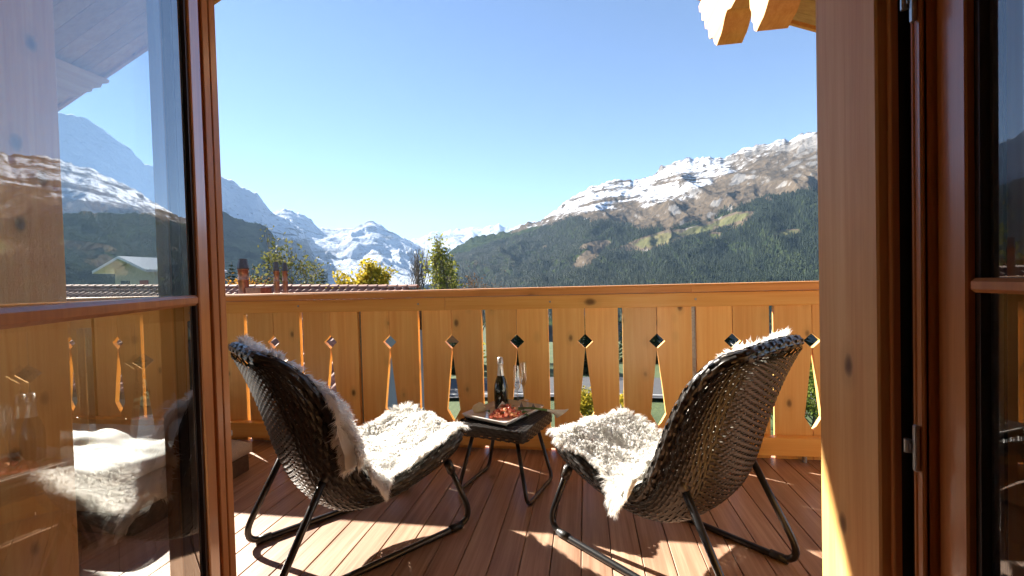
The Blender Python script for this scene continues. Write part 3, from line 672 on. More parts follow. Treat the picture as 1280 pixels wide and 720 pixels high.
# ------------------------------------------------------------------ sheepskins
def furmat():
    m, n, l, b = newmat('sheep_fleece'); g = n.new('ShaderNodeNewGeometry')
    r = ramp(n, [(0.0, (0.96, 0.945, 0.90)), (1.0, (0.99, 0.985, 0.97))]); l.new(g.outputs['Random Per Island'], r.inputs[0]); l.new(r.outputs[0], b.inputs['Base Color'])
    b.inputs['Roughness'].default_value = 0.75; b.inputs['Sheen Weight'].default_value = 0.2
    tl = n.new('ShaderNodeBsdfTranslucent'); l.new(r.outputs[0], tl.inputs[0]); mx = n.new('ShaderNodeMixShader'); mx.inputs[0].default_value = 0.65
    l.new(b.outputs[0], mx.inputs[1]); l.new(tl.outputs[0], mx.inputs[2]); l.new(mx.outputs[0], n['Material Output'].inputs[0]); return m
M['fur'] = furmat()
def sheepskin(label, place, near, far, u0, u1, N, seed, lift=0.030):
    """hide laid over the inner face of the chair shell; near / far: half-width (1 = the rim) along u for x > 0 and x < 0"""
    rg = np.random.default_rng(seed); nu, nv = 90, 64
    us = np.linspace(u0, u1, nu); vs = np.linspace(-1, 1, nv)
    U, Vv = np.meshgrid(us, vs, indexing='ij')
    wn = np.interp(us, *zip(*near)); wf = np.interp(us, *zip(*far))
    wob = 0.05*(fbm(us*9+seed, us*0, 3)-0.5)*2; wn = wn+wob; wf = wf-wob
    tsn = np.clip(np.minimum((us-u0)/0.05, (u1-us)/0.05), 0, 1); rnd = np.sqrt(1-(1-tsn)**2)*0.35+0.65
    v = np.where(Vv >= 0, Vv*(wn*rnd)[:, None], Vv*(wf*rnd)[:, None]); sg = np.where(v < 0, -1.0, 1.0); av = np.abs(v)
    q = 1-np.clip(av, 0, 1)*.34
    P = shell(U, q, sg); e = 0.004
    du = shell(np.clip(U+e, 0, 1), q, sg)-shell(np.clip(U-e, 0, 1), q, sg)
    cen = shell(U, 1.0, 1.0); side = shell(U, 0.74, 1.0)-shell(U, 0.74, -1.0)
    Nn = np.cross(du, side); Nn /= np.linalg.norm(Nn, axis=-1, keepdims=True)+1e-9
    # bridge the hollow a little: a hide does not follow every dip
    P = P+Nn*(lift+0.072*np.clip((1.05-av)*1.6, 0, 1)*np.exp(-((U-0.53)/0.17)**2))[..., None]
    ex = np.clip(av-1, 0, None)*0.27
    P[..., 0] += sg*np.minimum(ex, 0.05)*1.0 + sg*0.024*np.clip((av-0.8)/0.2, 0, 1); P[..., 2] -= np.clip(ex-0.02, 0, None)*0.95; P[..., 1] -= np.clip(ex-0.02, 0, None)*0.10
    over = np.clip(U-1, 0, None)*1.3
    P[..., 1] -= np.minimum(over, 0.03); P[..., 2] += np.where(over > 0, 0.018, 0)-np.clip(over-0.02, 0, None)
    un = np.clip(-U, 0, None)*1.3; P[..., 1] += np.minimum(un, 0.03); P[..., 2] -= np.clip(un-0.012, 0, None)
    P += Nn*((fbm(P[..., 0]*14+seed, (P[..., 1]-P[..., 2])*14, 3)-0.5)*0.030)[..., None]
    i, j = np.meshgrid(np.arange(nu-1), np.arange(nv-1), indexing='ij'); id_ = lambda i, j: i*nv+j
    Fq = np.stack([id_(i, j), id_(i, j+1), id_(i+1, j+1), id_(i+1, j)], -1).reshape(-1, 4)
    V0 = P.reshape(-1, 3); tn = np.cross(V0[Fq[:, 1]]-V0[Fq[:, 0]], V0[Fq[:, 3]]-V0[Fq[:, 0]]); ar = np.linalg.norm(tn, axis=1); tn /= ar[:, None]+1e-12
    nf = Nn.reshape(-1, 3)[Fq[:, 0]]; tn *= np.sign((tn*nf).sum(1, keepdims=True)+1e-9)
    o = thing('sheepskin', label, 'sheepskin', (*place[0], 0), -place[1], 'sheepskins on the chairs')
    hide = mesh_of('hide', V0, Fq, True); link('hide', hide, M['fur'], o)
    # fleece: tapered locks, gathered into clumps, falling with gravity
    f = rg.choice(len(Fq), N, p=ar/ar.sum()); a, b = rg.random((2, N)); a = a[:, None]; b = b[:, None]
    root = (V0[Fq[f, 0]]*(1-a)+V0[Fq[f, 3]]*a)*(1-b)+(V0[Fq[f, 1]]*(1-a)+V0[Fq[f, 2]]*a)*b; nrm = tn[f]
    fi = f//(nv-1); fj = f % (nv-1); bord = np.clip(1-np.minimum.reduce([fi, nu-2-fi, fj, nv-2-fj])/5.0, 0, 1)
    vv = vs[fj]; edge_dir = np.stack([np.sign(vv)*(np.abs(vv) > .8), np.where(fi < 5, 1.0, np.where(fi > nu-7, -0.4, 0.0)), np.zeros(N)], -1)
    down = np.array([0, 0, -1.0])-nrm*(-nrm[:, 2:3]); 
    cell = 0.016; key = np.floor(root/cell+0.6*np.sin(root[:, [1, 2, 0]]*90)).astype(int); h = (key[:, 0]*73856093 ^ key[:, 1]*19349663 ^ key[:, 2]*83492791) & 0xffff
    cj = np.random.default_rng(seed+1).standard_normal((65536, 3)); swirl = cj[h]*0.22
    lng = np.maximum(bord, np.clip((av[fi, fj]-0.85)/0.15, 0, 1)); Ln = 0.015+0.009*rg.random(N)+lng*(0.018+0.016*rg.random(N))+0.004*cj[h][:, 0].clip(-1, 1)
    sw = np.stack([fbm(root[:, 0]*7+k*5+seed, (root[:, 1]+root[:, 2])*7+k*3, 2)-0.5 for k in range(3)], -1)*2.2
    flow = sw+swirl+down*0.55+rg.standard_normal((N, 3))*0.22+edge_dir*bord[:, None]*1.2; flow -= nrm*(flow*nrm).sum(1, keepdims=True)
    d = nrm*(0.36+0.22*rg.random(N))[:, None]+flow*0.85; d /= np.linalg.norm(d, axis=1, keepdims=True)
    root = root+nrm*0.004
    tip = root+d*Ln[:, None]; ccen = np.zeros((65536, 3)); cn = np.zeros(65536); np.add.at(ccen, h, tip); np.add.at(cn, h, 1); ctip = ccen[h]/cn[h][:, None]
    near_c = np.linalg.norm(ctip-tip, axis=1) < 0.03
    tip = np.where(near_c[:, None], tip*0.6+ctip*0.4, tip); tip[:, 2] -= 0.012*rg.random(N)
    mid = root*0.45+tip*0.55+nrm*0.008
    wd = np.cross(nrm, d)+rg.standard_normal((N, 3))*0.25; wd /= np.linalg.norm(wd, axis=1, keepdims=True)+1e-9; W = 0.0009+0.0006*rg.random(N)[:, None]
    V = np.stack([root-wd*W, root+wd*W, mid-wd*W*0.9, mid+wd*W*0.9, tip], 1).reshape(-1, 3); base = (np.arange(N)*5)[:, None]
    Fc = np.concatenate([base+np.array([[0, 3, 1]]), base+np.array([[0, 2, 3]]), base+np.array([[2, 4, 3]])])
    fm_ = mesh_of('fleece', V, Fc, False)
    link('fleece', fm_, M['fur'], o, kind='stuff'); return o
sheepskin('white sheepskin draped over the chair by the glazed door, spilling over its arm edge', CHL,
          near=[(0, .85), (.1, .95), (.25, .86), (.38, .92), (.48, 1.22), (.55, 1.10), (.61, .88), (.65, 1.35), (.71, 1.68), (.77, 1.40), (.83, .92), (.90, .80), (1.05, .70)],
          far=[(0, .9), (.15, 1.0), (.35, .95), (.5, .85), (.65, .9), (.8, .95), (1.05, .8)], u0=-0.02, u1=1.0, N=150000, seed=11)
sheepskin('white sheepskin draped over the chair in front of the spruce post', CHR,
          near=[(0, .6), (.15, .8), (.35, .85), (.5, .85), (.62, 1.15), (.71, 1.70), (.79, 1.25), (.86, .9), (1.05, .85)],
          far=[(0, .95), (.1, 1.03), (.22, .84), (.34, .88), (.44, 1.28), (.54, 1.10), (.62, .80), (.7, .70), (.9, .66), (1.05, .6)], u0=-0.01, u1=0.995, N=150000, seed=23)

# ================================================================== SIDE TABLE AND WHAT STANDS ON IT
TC, TA, TH = np.array([-0.452, 2.435]), radians(16.5), 0.385
tb = thing('side_table', 'small dark woven rattan table between the two chairs', 'table', (*TC, 0), -TA)
def tloc(x, y, z): # table-local to world
    c, s = cos(-TA), sin(-TA); return np.array([TC[0]+x*c-y*s, TC[1]+x*s+y*c, z])
HW = 0.205
def tt(a, b):
    r = 0.965; return np.stack([a*HW*r, b*HW*r, np.full(np.shape(a), TH-0.004)+0.0*a], -1)
v, f = weave(tt, -1, 1, 20, -1, 1, 30, 0.0030, 0.92, 0.4, 0.5, 1); link('top_weave', mesh_of('top_weave', v, f, True), M['rattan'], tb, kind='stuff')
def sq(s, rad=0.045):
    s = np.mod(s, 4.0); k = np.floor(s).astype(int); t = (s-k)*2-1
    base = np.stack([t*HW, np.full(np.shape(s), -HW)], -1); m = HW-rad
    o = np.maximum(np.abs(base[..., 0])-m, 0); base[..., 1] += rad-np.sqrt(np.maximum(rad*rad-np.minimum(o, rad)**2*0.9, 0))
    out = np.empty_like(base)
    for q, (c, s_) in enumerate(((1, 0), (0, 1), (-1, 0), (0, -1))):
        w_ = k == q; out[w_, 0] = base[w_, 0]*c-base[w_, 1]*s_; out[w_, 1] = base[w_, 0]*s_+base[w_, 1]*c
    return out
def tside(a, b):
    p = sq(a); z = TH-0.058*b; ro = 1+0.012*np.sin(pi*np.clip(b, 0, 1)); return np.concatenate([p*ro[..., None], z[..., None]], -1)
v, f = weave(tside, 0, 4, 68, -0.04, 1.0, 5, 0.0030, 0.93, 0.5, 0.4, -1); link('side_weave', mesh_of('side_weave', v, f, True), M['rattan'], tb, kind='stuff')
link('under_board', MB().box(-HW+.012, HW-.012, -HW+.012, HW-.012, TH-.05, TH-.012, 0.004).mesh('under_board'), M['plastic'], tb)
for s in (-1, 1):
    pts = [(s*.125, -.13, TH-.045), (s*.205, -.185, .011), (s*.205, .165, .011), (s*.125, .13, TH-.045)]
    link('leg_loop', MB().tube(fillet(pts, 0.04, 7), 0.0105, 10).mesh('leg_loop', True), M['tube'], tb)
def onfold(x, y, z=TH): return atz(x, y, z)
# tray
M['porc'] = plain('white_porcelain', (0.78, 0.75, 0.70), 0.12, 0, 0.03, 10, 0.0, coat=0.5)
TZ = TH+0.0045
pA, pB, pC = (atz(x, y, TH+0.03)[:2] for x, y in ((577, 517), (634, 529), (680, 506)))
tc = (pA+pC)/2; ax = pB-pA; tlx = np.linalg.norm(ax); ta = atan2(ax[1], ax[0]); bx_ = pC-pB; tly = abs(bx_@np.array([-sin(ta), cos(ta)]))
tray = thing('serving_tray', 'white rectangular porcelain plate with raised rim on the rattan table', 'tray', (*tc, TZ), ta)
hx_, hy_ = tlx/2, max(0.08, tly/2)
def rr(hx, hy, rad, z, n=5):
    out = []
    for (cx, cy, a0) in ((hx-rad, hy-rad, 0), (-hx+rad, hy-rad, pi/2), (-hx+rad, -hy+rad, pi), (hx-rad, -hy+rad, 1.5*pi)):
        for k in range(n+1): t = a0+pi/2*k/n; out.append((cx+rad*cos(t), cy+rad*sin(t), z))
    return out
rings = [rr(hx_-.03, hy_-.03, .01, 0.0), rr(hx_-.012, hy_-.012, .016, 0.004), rr(hx_, hy_, .02, 0.024), rr(hx_-.004, hy_-.004, .018, 0.026), rr(hx_-.020, hy_-.020, .012, 0.009), rr(hx_-.035, hy_-.035, .01, 0.0065)]
nr_ = len(rings[0]); V = [p for r in rings for p in r]; Fq = [[i*nr_+k, i*nr_+(k+1) % nr_, (i+1)*nr_+(k+1) % nr_, (i+1)*nr_+k] for i in range(5) for k in range(nr_)] + [list(range(nr_))[::-1], [5*nr_+k for k in range(nr_)]]
me = mesh_of('dish', V, Fq, True); link('dish', me, M['porc'], tray)
# bottle
M['bottle'] = plain('dark_green_bottle', (0.010, 0.014, 0.006), 0.06, 0, 0.1, 10, 0, coat=0.6); M['foil'] = plain('silver_foil', (0.62, 0.60, 0.56), 0.35, 0.8, 0.15, 90, 0.4)
M['label'] = plain('cream_label', (0.62, 0.56, 0.44), 0.6)
bp = atz(627, 512, TH)
bt = thing('champagne_bottle', 'dark sparkling wine bottle with silver foil neck behind the plate', 'bottle', (bp[0], bp[1], TH+0.003))
HB_ = 0.30
link('body', MB().lathe([(0, 0), (.034, 0), (.041, .006), (.0425, .05), (.0425, .115), (.040, .140), (.031, .172), (.020, .200), (.016, .222), (.0148, .285), (0, .286)], n=24).mesh('body', True), M['bottle'], bt)
link('foil', MB().lathe([(.0215, .200), (.0182, .222), (.0165, .25), (.0165, .262), (.0195, .266), (.0195, .275), (.0172, .279), (.0165, .300), (.012, .306), (0, .307)], n=22).mesh('foil', True), M['foil'], bt)
# flutes
M['crystal'] = glassmat('flute_glass', (0.93, 0.95, 0.95), 3.0)
def flute(x, y, label):
    p = atz(x, y, TH); t = thing('champagne_flute', label, 'glass', (p[0], p[1], TH+0.003), 0, 'flutes on the table')
    link('foot', MB().lathe([(0, 0), (.031, 0), (.032, .002), (.012, .005), (.0045, .010), (.0035, .016)], n=20).mesh('foot', True), M['crystal'], t)
    link('stem', MB().lathe([(.0035, .016), (.003, .05), (.0035, .085), (.008, .094)], n=12).mesh('stem', True), M['crystal'], t)
    link('bowl', MB().lathe([(.008, .094), (.017, .108), (.022, .135), (.0235, .17), (.0225, .21), (.0205, .24)], n=24).mesh('bowl', True), M['crystal'], t)
flute(647, 507, 'tall clear champagne flute standing beside the foil-necked bottle')
flute(655, 501, 'tall clear champagne flute half hidden behind the other flute')
# grapes
def grapemat():
    m, n, l, b = newmat('red_grape'); oi = n.new('ShaderNodeObjectInfo'); r = ramp(n, [(0, (0.50, 0.08, 0.06)), (0.6, (0.70, 0.22, 0.13)), (1, (0.80, 0.42, 0.20))]); l.new(oi.outputs['Random'], r.inputs[0]); l.new(r.outputs[0], b.inputs['Base Color'])
    b.inputs['Roughness'].default_value = 0.22; b.inputs['Subsurface Weight'].default_value = 0.25; b.inputs['Subsurface Radius'].default_value = (0.01, 0.004, 0.002); return m
gm = grapemat()
gp = MB().lathe([(0.0005, -.0115), (.005, -.0105), (.0088, -.006), (.0098, 0), (.0088, .006), (.005, .0105), (.0005, .0115)], n=10).mesh('grape', True); gp.materials.append(gm)
gc = atz(631, 519, TH+0.02); gt = thing('grape_bunch', 'bunch of pale red grapes heaped on the white plate', 'grapes', (gc[0], gc[1], TH+0.012))
for k in range(92):
    a = random.uniform(-1, 1); b_ = random.uniform(-1, 1); lvl = random.random()**1.6
    x = a*0.092*(1-0.35*lvl)+0.01; y = b_*0.045*(1-0.5*lvl); z = 0.009+lvl*0.055*(1-abs(a)**2.2)
    g = link('grape', gp, None, gt, (x, y, z)); g.rotation_euler = (random.random()*3, random.random()*3, 0); s_ = random.uniform(.9, 1.18); g.scale = (s_, s_, s_)
lfm = plain('vine_leaf', (0.10, 0.20, 0.04), 0.5)
for k, (lx, ly, la) in enumerate(((.085, .02, .3), (.10, -.015, -.5), (.07, .045, 1.2), (-.085, .02, 2.6))):
    link('leaf', MB().add([(lx, ly, .012), (lx+.022*cos(la-.7), ly+.022*sin(la-.7), .024), (lx+.05*cos(la), ly+.05*sin(la), .016), (lx+.022*cos(la+.7), ly+.022*sin(la+.7), .026), (lx+.024*cos(la), ly+.024*sin(la), .017)], [(0, 1, 4), (1, 2, 4), (2, 3, 4), (3, 0, 4)]).mesh('leaf'), lfm, gt)
link('stalk', MB().tube([(-.03, 0, .05), (0, .01, .058), (.03, .005, .062), (.05, .02, .055)], .0022, 6).mesh('stalk', True), plain('grape_stalk', (0.16, 0.13, 0.04), 0.7), gt)
# cheese
ch = atz(598, 512, TH+0.02)
cm = MB(); n_ = 14
for i_ in range(7):
    ph = pi/2*i_/6
    for k in range(n_):
        t = 2*pi*k/n_; rr_ = cos(ph)*(0.044+0.006*sin(3*t+1)); cm.v.append((rr_*cos(t), rr_*sin(t)*0.85, 0.046*sin(ph)*(1+0.12*cos(t))))
cm.f = [[i_*n_+k, i_*n_+(k+1) % n_, (i_+1)*n_+(k+1) % n_, (i_+1)*n_+k] for i_ in range(6) for k in range(n_)] + [list(range(n_))[::-1]]
o = link('soft_cheese', cm.mesh('soft_cheese', True), plain('cream_cheese', (0.74, 0.62, 0.36), 0.55, 0, 0.1, 25, 0.3), None, (ch[0], ch[1], TH+0.013)); tag(o, 'small cream-coloured round cheese at the end of the white plate', 'cheese')
# folded napkin of grey and white facets
M['nap1'] = plain('grey_paper', (0.20, 0.19, 0.19), 0.7); M['nap2'] = plain('white_paper', (0.62, 0.59, 0.56), 0.7)
npc = atz(660, 508, TH+0.025); nk = thing('folded_napkin', 'grey and white napkin folded into pointed facets behind the grapes', 'napkin', (npc[0], npc[1], TH+0.010), 0.2)
for k in range(4):
    x = -0.055+0.034*k
    link('facet', MB().add([(x, -.02, 0), (x+.034, -.02, 0), (x+.017, 0, .046-.007*k), (x+.017, .035, 0.0)], [(0, 1, 2), (1, 3, 2), (0, 2, 3), (0, 3, 1)]).mesh('facet'), M['nap2' if k % 2 else 'nap1'], nk)
cd = atz(628, 509, TH+0.05); ca = link('place_card', MB().box(-.026, .026, -.0008, .0008, -.026, .026, 0).mesh('place_card'), plain('cream_card', (0.70, 0.66, 0.55), 0.6), None, (cd[0]+0.01, cd[1]-0.03, TH+0.055))
ca.rotation_euler = (radians(-28), radians(42), radians(10)); tag(ca, 'small cream card propped on its corner against the bottle', 'card')
# calla lily lying over the plate edge
M['petal'] = plain('calla_petal', (0.80, 0.78, 0.66), 0.45, 0, 0.05, 20, 0.1); M['stem'] = plain('calla_stem', (0.10, 0.20, 0.035), 0.5)
l0 = np.array([*atz(648, 509, TH+0.05)[:2], TH+0.046]); l1 = np.array([*atz(684, 513, TH+0.045)[:2], TH+0.046]); l2 = np.array([*atz(703, 519, TH+0.02)[:2], TH+0.03])
ll = thing('calla_lily', 'single white calla lily lying across the plate with its bloom over the table edge', 'flower', tuple(l1)); 
link('stem', MB().tube([l0-l1, (l0+l1)/2-l1+np.array([0, 0, .006]), l1-l1], [.005, .005, .0065], 8).mesh('stem', True), M['stem'], ll)
dx_ = (l2-l1); Ld = np.linalg.norm(dx_); dx_ /= Ld; sy_ = np.cross([0, 0, 1.0], dx_); sz_ = np.cross(dx_, sy_); fm = MB(); n_ = 16
for i_ in range(9):
    s = i_/8
    for k in range(n_):
        t = 2*pi*k/n_; r_ = 0.006+0.021*s**1.5; ln = Ld*s*(1+0.35*s*cos(t)); p = dx_*ln+sy_*r_*sin(t)+sz_*r_*cos(t)*(1 if s < .9 else 1.15); fm.v.append(tuple(p))
fm.f = [[i_*n_+k, i_*n_+(k+1) % n_, (i_+1)*n_+(k+1) % n_, (i_+1)*n_+k] for i_ in range(8) for k in range(n_)]
link('bloom', fm.mesh('bloom', True), M['petal'], ll)
link('spadix', MB().tube([dx_*0.01, dx_*Ld*0.75], [.003, .0028], 6).mesh('spadix', True), plain('spadix', (0.7, 0.45, 0.05), 0.6), ll)

# ================================================================== DAYBED
M['linen'] = plain('beige_linen', (0.52, 0.45, 0.37), 0.85, 0, 0.15, 120, 0.4); M['duvet'] = plain('white_cotton', (0.60, 0.60, 0.59), 0.8, 0, 0.03, 8, 0.1)
mt = thing('daybed', 'low daybed with beige tufted cushion seen through the door pane', 'daybed', (-2.94, 2.10, 0))
link('base', MB().box(-.86, .85, -.36, .37, 0.0, .10, .006).mesh('base'), wood('daybed_base', (0.10, 0.06, 0.04), (0.18, 0.11, 0.07), 0, 0.6, 0.2), mt)
def pillow_mesh(x0, x1, y0, y1, z0, z1, n=26, soft=0.05, lump=0.0, seed=0.0, tuft=None):
    V = []; gx_ = np.linspace(-1, 1, n); 
    U, W_ = np.meshgrid(gx_, gx_, indexing='ij'); e = (1-np.abs(U)**8)*(1-np.abs(W_)**8)
    X_ = (x0+x1)/2+U*(x1-x0)/2; Y_ = (y0+y1)/2+W_*(y1-y0)/2; z = z1-soft*(1-e**0.4)+lump*(fbm(X_*3.2+seed, Y_*5+seed, 3)-0.5)*e
    if tuft: z = z-0.02*np.exp(-(((X_*tuft) % 1-0.5)**2+((Y_*tuft*1.1) % 1-0.5)**2)*40)
    top = np.stack([X_, Y_, z], -1); bot = np.stack([X_, Y_, np.minimum(z-0.01, z0+soft*0.4*(1-e**0.4))], -1)
    G = np.concatenate([top.reshape(-1, 3), bot.reshape(-1, 3)]); i, j = np.meshgrid(np.arange(n-1), np.arange(n-1), indexing='ij'); a = i*n+j
    Ft = np.stack([a, a+n, a+n+1, a+1], -1).reshape(-1, 4); Fb = Ft[:, ::-1]+n*n; per = [k for k in range(n)]+[k*n+n-1 for k in range(1, n)]+[(n-1)*n+k for k in range(n-2, -1, -1)]+[k*n for k in range(n-2, 0, -1)]
    Fs = [[per[k], per[(k+1) % len(per)], per[(k+1) % len(per)]+n*n, per[k]+n*n] for k in range(len(per))]
    return G, np.concatenate([Ft, Fb, np.array(Fs)])
v, f = pillow_mesh(-0.87, 0.865, -0.375, 0.38, 0.101, 0.205, 40, 0.035, 0.01, 1.0, 4.0); me = mesh_of('cushion', v, f, True); fixnormals(me); link('cushion', me, M['linen'], mt)
v, f = pillow_mesh(-3.76, -2.20, 1.735, 2.47, 0.196, 0.295, 60, 0.05, 0.16, 4.0); me = mesh_of('duvet', v, f, True); fixnormals(me)
tag(link('duvet', me, M['duvet'], None), 'crumpled white duvet lying on the low daybed', 'duvet')

# ================================================================== NEIGHBOURING HOUSE WITH TILED ROOF
M['tile'] = plain('clay_tile', (0.30, 0.13, 0.085), 0.75, 0, 0.35, 3.5, 0.4); M['tile2'] = plain('clay_ridge', (0.33, 0.15, 0.10), 0.75, 0, 0.3, 3, 0.4)
M['white'] = plain('white_render', (0.27, 0.26, 0.245), 0.9, 0, 0.06, 4, 0.2); M['darkwood'] = wood('weathered_boards', (0.09, 0.055, 0.035), (0.17, 0.10, 0.06), 2, 0.8, 0.3)
M['window'] = plain('window_glass', (0.03, 0.04, 0.05), 0.05, 0, 0.2, 1, 0); M['copper'] = plain('aged_copper', (0.34, 0.12, 0.065), 0.36, 0.75, 0.35, 9, 0.1)
M['copperdark'] = plain('sooty_copper', (0.075, 0.05, 0.045), 0.5, 0.5, 0.3, 12, 0.1)
rA = aty(521, 358.2, 13.5); rB = aty(90, 357.8, 13.5); slopeR = (rB[2]-rA[2])/(rB[0]-rA[0])
xr, xl = rA[0], -23.0
def ridge_z(x): return rA[2]+(x-xr)*slopeR
house = thing('tiled_house', 'white-walled neighbouring house under a red clay tile roof with copper flues', 'house', (-12, 13.5, -5.8))
PITCHR = 0.52; YE = 8.9
part('wall', MB().prism([(9.5, -6.2), (17.5, -6.2), (17.5, -1.2), (13.5, -0.12), (9.5, -1.45)], xl+0.6, xr-0.55, 0), M['white'], house)
def roof_pt(x, d): return np.array([x, 13.5-d, ridge_z(x)-0.06-d*PITCHR])
part('roof_deck', MB().add([roof_pt(xl, 0), roof_pt(xr, 0), roof_pt(xr, 4.6), roof_pt(xl, 4.6), roof_pt(xl, 0)-[0, 0, .12], roof_pt(xr, 0)-[0, 0, .12], roof_pt(xr, 4.6)-[0, 0, .12], roof_pt(xl, 4.6)-[0, 0, .12]],
     [(0, 1, 2, 3), (4, 7, 6, 5), (0, 4, 5, 1), (1, 5, 6, 2), (2, 6, 7, 3), (3, 7, 4, 0)]), M['darkwood'], house)
bk = lambda x, d: np.array([x, 13.5+d, ridge_z(x)-0.06-d*PITCHR])
part('roof_deck', MB().add([bk(xl, 0), bk(xr, 0), bk(xr, 4.6), bk(xl, 4.6)], [(0, 1, 2, 3)]), M['tile'], house)
tV = []; tF = []; ncol = int((xr-xl)/0.24); nrow = 15
prof = [(0, 0.0), (.06, .045), (.12, .052), (.18, .02), (.235, 0.0)]
for r_ in range(nrow):
    for c in range(ncol):
        x = xl+c*0.24; d0 = r_*0.305; d1 = d0+0.345; o = len(tV); jz = random.uniform(-.006, .006)
        for dd, lift in ((d0, 0.012), (d1, 0.050)):
            for (px_, pz) in prof: tV.append(roof_pt(x+px_, dd)+[0, 0, lift+pz+jz])
        for (px_, pz) in prof: tV.append(roof_pt(x+px_, d1)+[0, 0, 0.03+pz+jz])
        for k in range(4): tF.append([o+k, o+k+1, o+5+k+1, o+5+k]); tF.append([o+5+k, o+6+k, o+11+k, o+10+k])
hoff = np.array([-12, 13.5, -5.8])
link('tile_courses', mesh_of('tile_courses', np.array(tV)-hoff, np.array(tF)), M['tile'], house, kind='stuff')
rt_ = MB(); 
for (y, s) in ((-.17, 1.0), (.17, 1.12)):
    for k in range(7): t = pi*k/6; rt_.v.append((y, .12*s*cos(t), .085*s*sin(t)-0.02))
for k in range(7): t = pi*k/6; rt_.v.append((.17, .12*.9*cos(t), .085*.85*sin(t)-0.02))
rt_.f = [[k, k+1, 8+k, 7+k] for k in range(6)]+[[7+k, 8+k, 15+k, 14+k] for k in range(6)]
rme = rt_.mesh('ridge_tile'); rme.materials.append(M['tile2'])
x = xl+0.2
while x < xr:
    link('ridge_tile', rme, None, house, np.array([x, 13.5, ridge_z(x)-0.01])-hoff); x += 0.335
for k, (wx, wz) in enumerate(((-8.2, -3.4), (-10.8, -3.4), (-13.6, -3.4), (-16.4, -3.4), (-8.2, -5.1), (-13.6, -5.1))):
    wd = part('window', MB().box(wx-.5, wx+.5, 9.46, 9.497, wz-.6, wz+.6, .004), M['darkwood'], house)
    for s in (-1, 1): part('pane', MB().box(wx+s*.235-.20, wx+s*.235+.20, 9.450, 9.459, wz-.53, wz+.53, 0), M['window'], wd)
def flue(px_x, top, r_px, base, label, Y=12.6):
    p = aty(px_x, base, Y); q = aty(px_x, top, Y); r = r_px*Y/FPX/cos(atan2(abs(p[0]), Y))*0.72; H = q[2]-p[2]; b0 = p[2]-0.3
    t = thing('chimney_flue', label, 'flue', (p[0], p[1], b0), 0, 'copper flues on the tiled roof')
    Z = H+0.3
    link('pipe', MB().lathe([(r*1.06, 0), (r*1.06, .05), (r, .06), (r, Z*0.5), (r*1.03, Z*0.505), (r*1.03, Z*0.53), (r, Z*0.535), (r, Z-0.34*H), (r*1.12, Z-0.33*H), (r*1.12, Z-0.30*H)], n=20).mesh('pipe', True), M['copper'], t)
    link('cowl', MB().lathe([(r*1.10, Z-0.30*H), (r*1.18, Z-0.27*H), (r*0.82, Z-0.04*H), (r*0.80, Z), (0, Z)], n=8).mesh('cowl'), M['copperdark'], t)
flue(305, 323.5, 7.0, 366, 'thick copper flue with a tapered dark cowl on the tiled roof')
flue(346.3, 327, 3.9, 366, 'slim dark-fronted copper flue standing behind the handrail on the tiled roof', 12.2)
flue(357, 328, 3.7, 364, 'slim copper flue nearest the ridge of the tiled roof', 12.9)
p = aty(322, 362, 12.5); part('flashing_box', MB().box(p[0]-.26, p[0]+.26, 12.3, 12.8, p[2]-.5, p[2]+.07, .01), M['copper'], house)

# chalet beyond, seen through the door pane
cc = aty(168, 345, 25.0); bz = ground_h(np.array(cc[0]), np.array(26.0)).item()-0.3
cha = thing('chalet', 'small pale chalet with a shining metal roof beyond the clay tiles', 'house', (cc[0], 26, bz))
W2, top = 1.5, aty(168, 322, 25.0)[2]
part('wall', MB().prism([(cc[0]-W2, bz), (cc[0]+W2, bz), (cc[0]+W2, top-.8), (cc[0], top-.15), (cc[0]-W2, top-.8)], 25.0, 30, 1), plain('cream_render', (0.55, 0.52, 0.40), 0.9), cha)
for s, nm in ((-1, 'roof'), (1, 'roof')):
    part(nm, MB().prism([(cc[0], top-.1), (cc[0]+s*(W2+.5), top-.1-(W2+.5)*.45), (cc[0]+s*(W2+.5), top-(W2+.5)*.45+.06), (cc[0], top+.06)], 24.0, 30.5, 1), plain('pale_metal_roof', (0.62, 0.62, 0.62), 0.35, 0.3), cha)
for wx, c_ in ((-.7, M['window']), (.75, plain('red_shutter', (0.35, 0.06, 0.05), 0.7))):
    part('window', MB().box(cc[0]+wx-.32, cc[0]+wx+.32, 24.95, 24.995, top-2.3, top-1.5, .003), c_, cha)

# ================================================================== ROAD, LAWN THINGS BELOW
def strip(name, pts, wid, lift, mat, kind='structure'):
    V = []; 
    for i, p in enumerate(pts):
        d = np.array(pts[min(i+1, len(pts)-1)])-np.array(pts[max(i-1, 0)]); d = d/np.linalg.norm(d); nrm = np.array([-d[1], d[0]])
        for s in (-1, -.33, .33, 1):
            q = np.array(p)+nrm*s*wid/2; V.append((*q, ground_h(np.array(p[0]), np.array(p[1])).item()+lift))
    Fc = [[i*4+k, i*4+k+1, (i+1)*4+k+1, (i+1)*4+k] for i in range(len(pts)-1) for k in range(3)]
    me = mesh_of(name, V, Fc); fixnormals(me); o = link(name, me, mat); o['kind'] = kind; return o
road = [(-16+2*k, 25.5+0.10*k+1.2*sin(k*0.25)) for k in range(24)]
strip('road', road, 5.0, 0.28, plain('asphalt', (0.055, 0.055, 0.058), 0.85, 0, 0.25, 8, 0.3))
strip('road_marking', [(x, y-2.15) for x, y in road], 0.10, 0.286, plain('road_paint', (0.45, 0.45, 0.44), 0.7))
strip('path', [(-4.6, 9+0.9*k) for k in range(17)], 1.3, 0.10, plain('paving', (0.32, 0.30, 0.28), 0.9, 0, 0.2, 5, 0.3))
M['whitepaint'] = plain('white_paint', (0.72, 0.71, 0.69), 0.6)
fc = thing('stair_rail', 'white wooden stair rail running down across the lawn', 'fence', (-3.9, 12, -5.5))
